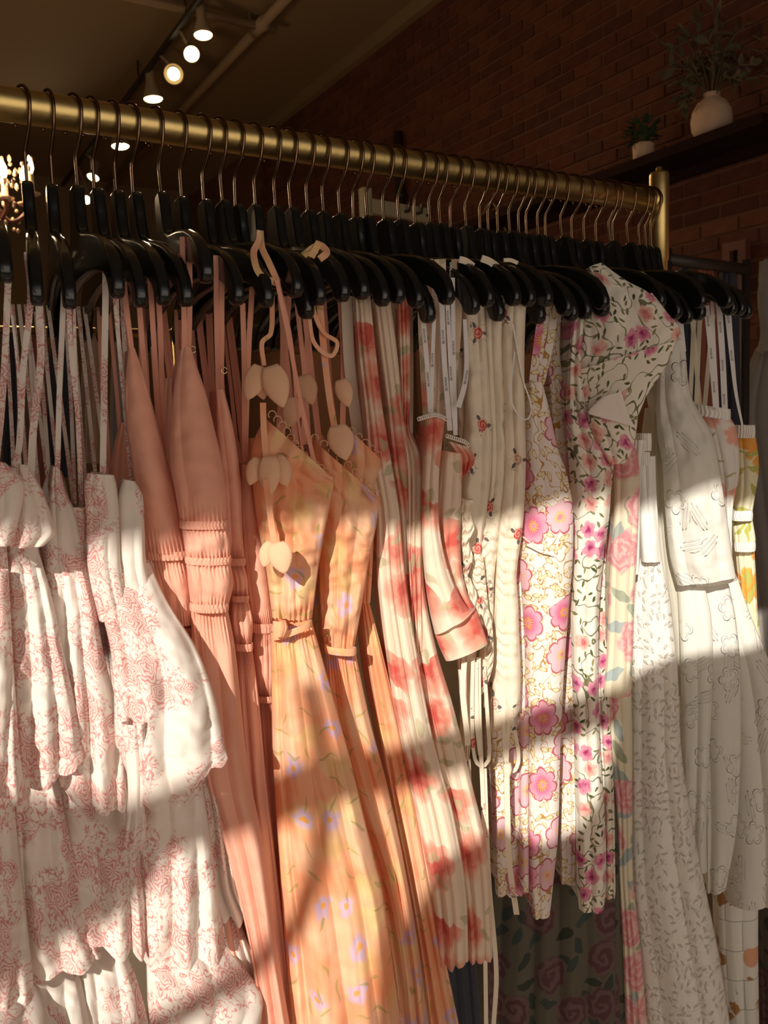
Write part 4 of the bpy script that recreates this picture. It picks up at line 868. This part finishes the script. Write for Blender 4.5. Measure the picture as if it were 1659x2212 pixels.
for x0, x1 in ((936, 925), (948, 946), (974, 960)):
    C = spline([atY(x0, 570, .895), atY((x0+x1)/2+3, 740, .895), atY(x1, 900, .895)], 46)
    V, F = join_vf([tube_vf([c+np.array([.0016*math.cos(a), 0, .0018*math.sin(a)]) for a in np.linspace(0, 2*PI, 7)], .0006, 4) for c in C]); mesh('lace_edging', V, F, MT['lace'], red3.root)['kind'] = 'stuff'
# white printed hanging ribbons
def text_mesh(txt, size):
    cu = bpy.data.curves.new('t', 'FONT'); cu.body = txt; cu.size = size; cu.extrude = .00005
    o = bpy.data.objects.new('t', cu); COL.objects.link(o); dg = bpy.context.evaluated_depsgraph_get(); me = bpy.data.meshes.new_from_object(o.evaluated_get(dg))
    bpy.data.objects.remove(o); me.materials.clear(); me.materials.append(M_INK); return me
T_BIG, T_SM = text_mesh('M', .0050), text_mesh('ONTEUR', .0032)
def print_on(d, parent, pts, ts, Y, flip=False):
    C = spline([atY(x, y, Y) for x, y in pts], 101)
    for t in ts:
        c = C[int(t*100)]; c2 = C[min(100, int(t*100)+6)]; dn = c2-c; dn /= np.linalg.norm(dn); view = EYE-c; view /= np.linalg.norm(view)
        if flip: dn = -dn
        up = np.cross(view, dn); R = np.stack([dn, up, view], 1)
        for me, off, lat in ((T_BIG, 0, -.0022), (T_SM, .0050, -.0012)):
            o = bpy.data.objects.new('ribbon_print', me); link(o, parent); pos = c+dn*off+up*lat+view*.0022-parent_world(parent)
            o.matrix_local = Matrix(((R[0, 0], R[0, 1], R[0, 2], pos[0]), (R[1, 0], R[1, 1], R[1, 2], pos[1]), (R[2, 0], R[2, 1], R[2, 2], pos[2]), (0, 0, 0, 1)))
RB = [(red3, [(914, 690), (922, 780), (930, 890)], 10, .25, .72), (red3, [(938, 690), (934, 790), (932, 895)], 8, .5, .5), (red3, [(954, 640), (960, 780), (972, 930)], 11, .35, .7), (red3, [(966, 640), (974, 800), (984, 940)], 9, .2, .6),
      (red3, [(978, 600), (980, 760), (984, 930)], 9, .5, .5)]
for d_, pts, w_, ta, tb in RB:
    rb_ = ribbon(d_, pts, w_, 'ribbon', Y=.885, name='hanging_ribbon', label='white printed hanging ribbon'); print_on(d_, rb_, pts, {ta, tb}, .885, flip=True)

# ---- cream dresses with small roses, ruched
def cream(label, px, rows, Y, seed, extra=(), g=()):
    d = D('cream_rose_dress', label, 'dress', px, 1560, Y)
    loft(d, 'body', rows, 'cream', Y=Y, folds=1.5, amp=(.007, .007), bulge=.38, seed=seed, wr=.006, ruche=g, nu=72, fine=.03, nv=150)
    return d
c0 = cream('plain side of a cream rose dress next to the white ribbons', 1000, [(640, 962, 1004), (760, 968, 1012), (900, 984, 1022), (1000, 990, 1020), (1100, 1000, 1024)], .93, 91)
c1 = cream('cream dress with small roses and a wavy ruffled edge, behind the red rose sleeve', 1030, [(640, 996, 1046), (760, 1000, 1052), (900, 1004, 1061), (1000, 998, 1062), (1100, 996, 1052), (1180, 1000, 1041), (1300, 1012, 1042)], .905, 92)
c2 = cream('cream dress with small roses, narrow sleeve between two others', 1062, [(640, 1044, 1086), (760, 1048, 1086), (900, 1056, 1090), (1000, 1058, 1092), (1080, 1050, 1086), (1150, 1038, 1079), (1250, 1036, 1068), (1345, 1048, 1066)], .90, 93, g=[(.85, .2, .004, 26)])
c3 = cream('frontmost cream dress with red roses, ruched and drawn up with ties', 1095, [(640, 1086, 1137), (760, 1082, 1133), (900, 1084, 1134), (1000, 1087, 1136), (1100, 1080, 1132), (1150, 1074, 1128), (1220, 1072, 1118), (1250, 1070, 1116), (1310, 1068, 1120), (1350, 1066, 1121), (1450, 1064, 1125), (1500, 1062, 1124), (1578, 1060, 1530, 1123)], .89, 94, g=[(.66, .12, .0045, 38), (.8, .08, .0045, 40)])
loft(c1, 'ruched_edge', [(1078, 996, 1024), (1110, 994, 1018), (1140, 996, 1026), (1170, 996, 1014), (1205, 1000, 1022), (1240, 1000, 1014), (1280, 1010, 1030), (1320, 1018, 1034)], 'cream', Y=.885, folds=2, amp=(.004, .006), bulge=.4, wr=.006, seed=95, depth=.03, nv=110, ruche=[(.5, .6, .005, 9)])
loft(c1, 'ruched_edge', [(1290, 1022, 1042), (1330, 1030, 1060), (1380, 1044, 1066), (1430, 1040, 1066), (1470, 1034, 1056), (1500, 1030, 1042)], 'cream', Y=.88, folds=2, amp=(.004, .006), bulge=.4, wr=.006, seed=96, depth=.03, nv=110, ruche=[(.4, .6, .005, 9)])
loft(c1, 'ruched_panel', [(1200, 1016, 1044), (1260, 1022, 1050), (1345, 1034, 1058)], 'cream', Y=.894, folds=2, amp=(.002, .003), bulge=.3, wr=.004, seed=98, depth=.02, nv=90, ruche=[(.5, .8, .004, 9)])
loft(c1, 'tail', [(1400, 985, 1030), (1480, 992, 1026), (1560, 1000, 1020), (1640, 1000, 1014)], 'cream', Y=.91, folds=3, amp=(.004, .008), seed=97, depth=.03)
for pts, w_, nm in (([(1003, 1430), (1000, 1500), (1008, 1580), (1010, 1610)], 12, 'tie'), ([(1022, 1420), (1020, 1540), (1026, 1640), (1042, 1656), (1056, 1640), (1054, 1560), (1046, 1440)], 8, 'tie_loop'), ([(1034, 1420), (1036, 1560), (1044, 1740), (1046, 1900), (1050, 2215)], 9, 'tie'),
                    ([(1014, 1640), (1018, 1740), (1022, 1760)], 5, 'tie'), ([(1046, 1660), (1056, 1900), (1072, 2100), (1066, 2215)], 10, 'tie'), ([(1028, 1430), (1030, 1560), (1038, 1630)], 10, 'tie')):
    ribbon(c1, pts, w_, 'cream', Y=.868, name=nm, twist=.3, n=40)
for pts, w_, nm in (([(1088, 1560), (1090, 1620), (1098, 1662), (1112, 1664), (1120, 1640), (1114, 1590), (1104, 1550)], 8, 'tie_loop'), ([(1094, 1655), (1096, 1760), (1100, 1860), (1116, 1975)], 12, 'tie'), ([(1100, 1556), (1096, 1600), (1094, 1660)], 9, 'tie')):
    ribbon(c3, pts, w_, 'cream', Y=.868, name=nm, twist=.25, n=36)
loft(c3, 'tie_knot', [(1648, 1086, 1104), (1662, 1086, 1106), (1678, 1088, 1102)], 'cream', Y=.86, folds=2, amp=(.002, .002), depth=.012, nv=10)
rib = [(1004, 690), (1008, 780), (1004, 830), (990, 880)]; rb_ = ribbon(c0, rib, 8, 'ribbon', Y=.87, name='hanging_ribbon', w1=12, label='white printed hanging ribbon'); print_on(c0, rb_, rib, {.72}, .87, flip=True)
rib = [(1108, 700), (1130, 820), (1148, 880), (1140, 905), (1122, 900), (1104, 860), (1112, 760)]; ribbon(c3, rib, 3, 'ribbon', Y=.865, name='hanging_ribbon', n=50)
for d_, a, b, w_ in ((c1, (992, 560), (1022, 575), 14), (c2, (1040, 558), (1076, 578), 15), (c3, (1088, 562), (1118, 568), 8)): ribbon(d_, [a, ((a[0]+b[0])/2, (a[1]+b[1])/2-3), b], w_, 'cream', Y=.885, name='shoulder_fold', n=12)

# ---- cream dresses with gold outlined pink flowers
g1 = D('gold_vine_dress', 'cream dress with pink flowers outlined in gold, front and centre right', 'dress', 1165, 1970, .88)
loft(g1, 'body', [(826, 1142, 1172), (900, 1136, 1190), (970, 1132, 1205), (1016, 1133, 1222), (1087, 1130, 1237), (1157, 1125, 1239), (1202, 1122, 1238), (1304, 1128, 1230), (1405, 1134, 1222), (1560, 1134, 1213), (1700, 1138, 1209), (1800, 1139, 1206), (1900, 1142, 1196), (1975, 1150, 1188)], 'gold', Y=.885, folds=2, amp=(.002, .006), bulge=.34, seed=101, wr=.002, nu=80)
for pts, w_ in (([(1200, 640), (1188, 740), (1168, 830)], 16), ([(1186, 640), (1172, 740), (1156, 830)], 12), ([(1172, 655), (1160, 750), (1150, 832)], 16)): ribbon(g1, pts, w_, 'gold', Y=.905, n=20)
ribbon(g1, [(1130, 1160), (1170, 1190), (1225, 1212)], 2.5, 'white', Y=.853, name='pocket_edge', n=16)
g0 = D('gold_vine_dress', 'gold outlined flower dress whose hem hangs behind the cream ties', 'dress', 1100, 1930, .92)
loft(g0, 'body', [(1200, 1090, 1130), (1400, 1070, 1138), (1560, 1055, 1140), (1700, 1060, 1138), (1850, 1066, 1134), (1920, 1070, 1930, 1130)], 'gold', Y=.925, folds=2, amp=(.003, .008), bulge=.25, seed=102, hemw=.004)
loft(g0, 'side_fold', [(1540, 1124, 1142), (1750, 1124, 1142), (1925, 1124, 1142)], 'gold', Y=.895, folds=1, amp=(.002, .004), bulge=.4, seed=103)
g2 = D('gold_vine_dress', 'gold outlined flower dress squeezed beside the rose vine dress', 'dress', 1225, 1900, .93)
loft(g2, 'body', [(640, 1176, 1216), (760, 1180, 1210), (850, 1186, 1222), (1000, 1200, 1238), (1200, 1212, 1246), (1400, 1205, 1242), (1600, 1203, 1244), (1750, 1208, 1246), (1902, 1211, 1908, 1244)], 'gold', Y=.93, folds=2, amp=(.003, .006), bulge=.3, seed=104)

# ---- rose vine dress with wide sleeve
v1 = D('rose_vine_dress', 'cream rose vine dress with a wide flounced sleeve over its hanger', 'dress', 1280, 1955, .87)
loft(v1, 'body', [(680, 1236, 1262), (800, 1226, 1256), (900, 1222, 1272), (1000, 1228, 1316), (1100, 1236, 1318), (1200, 1236, 1304), (1300, 1232, 1296), (1400, 1234, 1293), (1532, 1238, 1294), (1700, 1242, 1302), (1790, 1244, 1308), (1900, 1245, 1309), (1960, 1250, 1305)], 'vine', Y=.885, folds=2, amp=(.008, .008), bulge=.34, seed=111, nu=80, wr=.003)
loft(v1, 'sleeve', [(577, 1272, 568, 1300), (600, 1276, 604, 1350), (640, 1268, 634, 1404), (690, 1258, 676, 1442), (760, 1250, 716, 1469), (800, 1249, 780, 1438), (850, 1255, 840, 1404), (902, 1266, 896, 1380), (950, 1282, 932, 1374), (1000, 1314, 996, 1352)], 'vine', Y=.862, folds=2, amp=(.003, .005), bulge=.14, seed=112, wr=.004, depth=.05, nu=80)
loft(v1, 'sleeve_flounce', [(640, 1398, 632, 1408), (700, 1352, 662, 1432), (770, 1300, 708, 1464), (792, 1252, 722, 1472), (800, 1250, 730, 1468)], 'vine', Y=.842, folds=1, amp=(.001, .003), bulge=.06, seed=113, depth=.012)
loft(v1, 'sleeve_flounce', [(800, 1250, 735, 1462), (850, 1256, 790, 1440), (888, 1264, 850, 1400), (900, 1268, 905, 1376)], 'vine', Y=.848, folds=1, amp=(.001, .003), bulge=.08, seed=116, depth=.012)
loft(v1, 'sleeve_lining', [(858, 1300, 846, 1342), (885, 1272, 900, 1360), (894, 1270, 922, 1372)], 'lace', Y=.835, folds=1, amp=(.001, .001), bulge=.05, depth=.008)
loft(v1, 'sleeve_flounce', [(896, 1268, 922, 1376), (930, 1276, 950, 1372), (975, 1300, 980, 1362), (1004, 1318, 1000, 1350)], 'vine', Y=.845, folds=2, amp=(.002, .005), bulge=.2, seed=114, depth=.03)
v2 = D('rose_vine_dress', 'second rose vine dress, only its right edge showing', 'dress', 1315, 1930, .93)
loft(v2, 'body', [(980, 1296, 1330), (1150, 1294, 1312), (1300, 1288, 1308), (1500, 1290, 1316), (1700, 1300, 1326), (1935, 1304, 1330)], 'vine', Y=.92, folds=2, amp=(.003, .006), bulge=.35, seed=115)

# ---- big pink rose and chiffon with shade in its colours
k1 = D('pink_rose_dress', 'pale dress with big pink roses beside the white eyelet dress', 'dress', 1350, 2200, .9)
loft(k1, 'body', [(900, 1320, 1352), (1000, 1325, 1380), (1100, 1326, 1380), (1200, 1318, 1376), (1300, 1314, 1370), (1400, 1310, 1367), (1500, 1300, 1364)], 'pink', Y=.90, folds=2, amp=(.003, .006), bulge=.3, seed=121, depth=.06)
loft(k1, 'skirt', [(1490, 1302, 1364), (1600, 1310, 1366), (1750, 1330, 1366), (1900, 1336, 1368), (2050, 1344, 1384), (2215, 1350, 1398)], 'pink', Y=.91, folds=3, amp=(.004, .008), bulge=.3, seed=122, depth=.08)
k2 = D('shaded_chiffon_dress', 'shade-darkened sheer floral dress hanging low behind the shorter hems', 'dress', 1200, 2210, .98)
loft(k2, 'skirt', [(1400, 1150, 1330), (1700, 1080, 1345), (1900, 1040, 1352), (2060, 1022, 1358), (2215, 1015, 1362)], 'dark', Y=.99, folds=5, amp=(.006, .02), bulge=.12, seed=123, nu=90, depth=.1)
k3 = D('shaded_chiffon_dress', 'shade-darkened teal and mauve floral dress below the rose vine hem', 'dress', 1290, 2210, .93)
loft(k3, 'skirt', [(1500, 1300, 1330), (1800, 1288, 1338), (1960, 1264, 1344), (2100, 1240, 1346), (2215, 1232, 1350)], 'dark', Y=.94, folds=3, amp=(.006, .014), bulge=.2, seed=124, depth=.08)
k4 = D('navy_dress', 'near black dress seen low between red rose hem and dark floral', 'dress', 990, 2210, .98)
loft(k4, 'skirt', [(1700, 930, 1000), (1950, 935, 1015), (2100, 940, 1030), (2215, 950, 1040)], 'navy', Y=1.0, folds=3, amp=(.005, .012), bulge=.2, seed=125)

# ---- white dresses
w1 = D('eyelet_dress', 'long white eyelet dress with a satin bodice and elastic cuff', 'dress', 1480, 2210, .9)
loft(w1, 'bodice', [(985, 1376, 1416), (1060, 1378, 1418), (1120, 1380, 1422), (1212, 1386, 1428)], 'white', Y=.905, folds=2, amp=(.003, .004), bulge=.38, seed=131, wr=.004)
loft(w1, 'sleeve', [(950, 1370, 1396), (1050, 1368, 1384), (1150, 1370, 1382), (1240, 1366, 1380)], 'white', Y=.895, folds=2, amp=(.003, .003), bulge=.4, seed=132, depth=.03)
band(w1, 936, 974, 1381, 1407, 'white', 'elastic_cuff', Y=.888, ng=6, ga=.002); band(w1, 976, 1006, 1382, 1404, 'white', 'elastic_cuff', Y=.89, ng=6, ga=.002)
loft(w1, 'skirt', [(1196, 1382, 1429), (1230, 1376, 1434), (1300, 1364, 1448), (1438, 1360, 1463), (1630, 1358, 1473), (1800, 1358, 1500), (1894, 1360, 1519), (2062, 1376, 1553), (2215, 1390, 1578)], 'eyelet', Y=.905, folds=2, amp=(.006, .014), bulge=.28, seed=133, nu=90, gather=[(0, .04)], ng=8, flare=-.03)
w2 = D('sheer_white_dress', 'sheer ivory underdress glowing between the two white dresses', 'dress', 1460, 1900, .93)
loft(w2, 'body', [(880, 1412, 1440), (1000, 1410, 1452), (1100, 1416, 1456), (1220, 1425, 1470), (1330, 1436, 1490), (1420, 1450, 1492), (1500, 1458, 1486)], 'sheer', Y=.945, folds=2, amp=(.003, .006), bulge=.3, seed=134)
w3 = D('embroidered_white_dress', 'white dress embroidered with clover flowers, its skirt flaring at the right', 'dress', 1600, 1940, .9)
loft(w3, 'bodice', [(586, 1427, 1464), (640, 1428, 1466), (700, 1424, 1470), (753, 1423, 1480), (855, 1418, 1493), (936, 1420, 1537), (1000, 1430, 1552), (1100, 1436, 1568), (1200, 1446, 1582), (1262, 1462, 1245, 1590)], 'embroid', Y=.90, folds=2.2, amp=(.003, .008), bulge=.24, seed=135, wr=.006, fine=.02, nu=90)
loft(w3, 'skirt_panel', [(1262, 1462, 1255, 1520), (1330, 1466, 1536), (1450, 1470, 1540), (1650, 1474, 1532), (1800, 1474, 1526), (1852, 1474, 1882, 1528)], 'embroid', Y=.905, folds=1.6, amp=(.002, .010), bulge=.22, seed=136, depth=.05, fine=.03, flare=-.02)
loft(w3, 'skirt_panel', [(1262, 1486, 1245, 1570), (1330, 1492, 1588), (1450, 1504, 1600), (1650, 1518, 1600), (1800, 1522, 1590), (1925, 1526, 1920, 1568)], 'embroid', Y=.90, folds=1.6, amp=(.002, .012), bulge=.22, seed=137, depth=.05, fine=.03, flare=-.03)
loft(w3, 'skirt_panel', [(1250, 1530, 1245, 1592), (1330, 1540, 1622), (1450, 1556, 1668), (1650, 1568, 1700), (1800, 1570, 1720), (1940, 1566, 1946, 1730)], 'embroid', Y=.895, folds=2.2, amp=(.002, .014), bulge=.2, seed=138, depth=.06, nu=90, fine=.03, flare=-.045)
band(w3, 1252, 1266, 1466, 1591, 'embroid', 'waist_seam', Y=.893, ng=12, yr0=1240, yr1=1254, ga=.003, bulge=.25)
w4 = D('coral_print_blouse', 'white satin blouse with coral blossoms and an elastic neck', 'blouse', 1560, 1330, .92)
loft(w4, 'sleeve', [(893, 1503, 905, 1580), (925, 1512, 1590), (968, 1525, 1597), (1026, 1540, 1597), (1092, 1555, 1584), (1200, 1565, 1582), (1320, 1572, 1592)], 'coral', Y=.93, folds=3, amp=(.003, .006), bulge=.3, seed=141, wr=.004)
band(w4, 872, 896, 1500, 1578, 'white', 'elastic_neck', Y=.922, ng=10, yr0=884, yr1=908, ga=.003)
w5 = D('tropical_print_dress', 'cream dress with orange tropical flowers and shirred bands at the far end', 'dress', 1620, 1420, .94)
loft(w5, 'bodice', [(944, 1589, 1632), (980, 1592, 1638), (1020, 1594, 1639), (1060, 1594, 1633), (1104, 1588, 1626)], 'tropic', Y=.945, folds=2, amp=(.003, .005), bulge=.36, seed=142)
loft(w5, 'waist_panel', [(1136, 1583, 1124, 1626), (1160, 1584, 1632), (1188, 1588, 1176, 1632)], 'tropic', Y=.945, folds=3, amp=(.003, .004), bulge=.36, seed=143)
loft(w5, 'skirt', [(1190, 1588, 1630), (1260, 1594, 1634), (1330, 1598, 1638), (1420, 1606, 1650)], 'tropic', Y=.945, folds=3, amp=(.004, .008), bulge=.3, seed=144)
for a in ((918, 946, 1588, 1631), (1102, 1124, 1582, 1626), (1170, 1190, 1586, 1632)): band(w5, a[0], a[1], a[2], a[3], 'white', 'elastic_band', Y=.938, ng=9, ga=.0028)
w6 = D('scenic_print_dress', 'white dress with a scenic architectural print below the embroidered hem', 'dress', 1590, 2210, .97)
loft(w6, 'skirt', [(1780, 1548, 1636), (1900, 1548, 1638), (2050, 1554, 1638), (2215, 1566, 1640)], 'scenic', Y=.96, folds=2, amp=(.003, .008), bulge=.25, seed=145)
w7 = D('leaf_print_dress', 'pale leaf print dress cut off at the right edge near the bottom', 'dress', 1680, 2210, .98)
loft(w7, 'skirt', [(1850, 1640, 1720), (2000, 1638, 1722), (2215, 1640, 1730)], 'dark', Y=.98, folds=3, amp=(.004, .008), bulge=.2, seed=146)
for d_, pts, w_, ts, fl in ((w4, [(1526, 660), (1536, 760), (1546, 880)], 11, {.2, .52, .85}, True), (w4, [(1538, 650), (1544, 780), (1550, 885)], 7, set(), True), (w4, [(1552, 640), (1560, 760), (1566, 888)], 12, {.22, .55, .85}, False), (w5, [(1572, 672), (1582, 780), (1590, 850), (1604, 920)], 13, {.1, .42}, True),
                          (w2, [(1464, 600), (1470, 700), (1476, 760)], 12, set(), True)):
    rb_ = ribbon(d_, pts, w_, 'ribbon', Y=.90, name='hanging_ribbon', w1=(w_ if w_ < 13 else 4), label='white printed hanging ribbon'); print_on(d_, rb_, pts, ts, .90, flip=fl)
for xa, xb in ((1500, 1490), (1512, 1504), (1495, 1512), (1540, 1522)): ribbon(w4, [(xa, 680), ((xa+xb)/2, 780), (xb, 880)], 9, 'sheer', Y=1.05, twist=.3)

# ---- things further back
bk = D('grey_display_dress', 'pale grey dress on a dress form standing at the right edge', 'dress', 1700, 2200, 1.75, None)
loft(bk, 'bodice', [(560, 1652, 1668), (590, 1644, 1700), (640, 1636, 1720), (723, 1642, 1722), (760, 1634, 1730)], 'grey', Y=1.75, folds=2, amp=(.003, .008), bulge=.3, seed=151)
loft(bk, 'skirt', [(750, 1634, 1730), (794, 1616, 1745), (896, 1590, 1770), (1050, 1600, 1800), (1390, 1630, 1850), (1900, 1640, 1900), (2400, 1640, 1930)], 'grey', Y=1.75, folds=5, amp=(.01, .03), bulge=.2, seed=152)
fb = atY(1690, 560, 1.80)
V, F = lathe_vf([(.018, 0), (.018, fb[2]-.10), (.05, fb[2]-.08), (.045, fb[2]-.01), (.02, fb[2]+.01)], (fb[0], 1.80, .02), 16); mesh('stand_pole', V, F, M_DARK, bk.root)
V, F = lathe_vf([(.17, 0), (.17, .012), (.03, .03), (.02, .04)], (fb[0], 1.80, 0), 24); mesh('stand_base', V, F, M_DARK, bk.root)
r2 = empty('far_rack', (.2, 3.27, 0), 'second gold clothes rack behind, seen through the straps', 'clothes rack')
V, F = tube_vf([(-1.6, 3.27, 1.72), (1.05, 3.27, 1.72)], .016, 16); mesh('rail', V, F, M_BRASS, r2)
for x in (-1.6, 1.05): V, F = tube_vf([(x, 3.27, 0), (x, 3.27, 1.74)], .016, 14); mesh('post', V, F, M_BRASS, r2)
for i, (nm, lab, mt, xa, xb, y1) in enumerate((('dark_green_blouse', 'dark blouse on the rack behind, left of the straps', 'navy', 8, 44, 1010), ('red_blouse', 'dark red garment on the rack behind, between toile straps', 'rust', 60, 98, 1060), ('black_blouse', 'black garment on the rack behind the toile straps', 'navy', 104, 150, 1030),
        ('tan_blouse', 'tan garment on the rack behind, near the frontmost toile strap', 'tan', 176, 222, 1000), ('grey_blouse', 'grey garment on the rack behind the salmon straps', 'grey', 240, 290, 1040))):
    d_ = D(nm, lab, 'blouse', (xa+xb)/2, y1, 3.27, 'garments on the rack behind')
    loft(d_, 'body', [(722, (xa+xb)/2-4, (xa+xb)/2+4), (745, xa+6, xb-6), (800, xa, xb), (y1, xa-4, xb+4)], mt, Y=3.25, folds=3, amp=(.01, .03), bulge=.3, seed=160+i, nu=40, nv=30)
r3 = empty('dark_rack', (2.2, 1.75, 0), 'dark clothes rack behind the far hanger tips', 'clothes rack')
a, b = atY(1440, 560, 1.75), atY(1610, 582, 1.75)
V, F = tube_vf([a, b], .018, 14); mesh('rail', V, F, M_DARK, r3)
for p in (a, b): V, F = tube_vf([(p[0], p[1], 0), p+(0, 0, .03)], .016, 12); mesh('post', V, F, M_DARK, r3)
for i, (xa, xb, mt, lab) in enumerate(((1462, 1500, 'navy', 'dark garment on the dark rack, nearest the white straps'), (1512, 1545, 'rust', 'brown garment on the dark rack behind the printed ribbons'), (1556, 1592, 'navy', 'black garment at the right end of the dark rack'))):
    d_ = D('dark_garment', lab, 'dress', (xa+xb)/2, 1300, 1.75, 'garments on the dark rack')
    loft(d_, 'body', [(574, (xa+xb)/2-5, (xa+xb)/2+5), (600, xa, xb), (700, xa-6, xb+6), (1300, xa-14, xb+14)], mt, Y=1.76, folds=3, amp=(.008, .02), bulge=.25, seed=170+i, nu=40, nv=40)

# ---- unseen shadow casters added behind the camera
def win_pt(px, py, Y=.85):
    p = atY(px, py, Y); t = (WALL_Y+.25-p[1])/SUN_DIR[1]; return p+SUN_DIR*t
def shadow_caster(name, label, cat, poly, mat, dy=0.0):  # added flat sheet, outlined from the shade it throws on the dresses
    P3 = np.array([win_pt(x, y) for x, y in poly]); P3[:, 1] = WALL_Y+.25+dy
    root = empty(name, P3[np.argmin(P3[:, 2])], label, cat); n = len(P3)
    V = [p+np.array([0, e, 0]) for e in (-.003, .003) for p in P3]
    mesh('cloth', V, [tuple(range(n)), tuple(range(2*n-1, n-1, -1))]+[(i, (i+1) % n, n+(i+1) % n, n+i) for i in range(n)], MT[mat], root, smooth=False)
shadow_caster('shadow_sheet', 'unseen cloth sheet added to cast shade, behind the viewer, right side', 'shadow caster', [(905, 2420), (880, 2180), (888, 1990), (960, 1860), (1080, 1790), (1150, 1830), (1240, 1810), (1300, 1720), (1338, 1580), (1356, 1450), (1480, 1405), (1900, 1380), (2100, 2400), (900, 2900)], 'creamplain')
shadow_caster('shadow_sheet', 'unseen cloth sheet added to cast shade, behind the viewer, left side', 'shadow caster', [(-500, 1500), (0, 1590), (60, 1690), (190, 1735), (330, 1700), (430, 1745), (445, 1850), (380, 1950), (280, 1985), (235, 2080), (110, 2120), (70, 2300), (-500, 2600)], 'creamplain')
C = spline([win_pt(x, y) for x, y in ((420, 2230), (560, 2180), (660, 2120), (730, 2070), (800, 1990), (842, 1880), (846, 1760), (832, 1650), (800, 1540))], 40)+np.array([0, .06, 0])  # added curved cord, traced back along the sun from its shadow band
hp_ = empty('shadow_cord', C[0], 'unseen curved twine cord added to cast a shadow band', 'garland'); V, F = tube_vf(C, .012, 8); mesh('cord', V, F, M_TWINE, hp_)
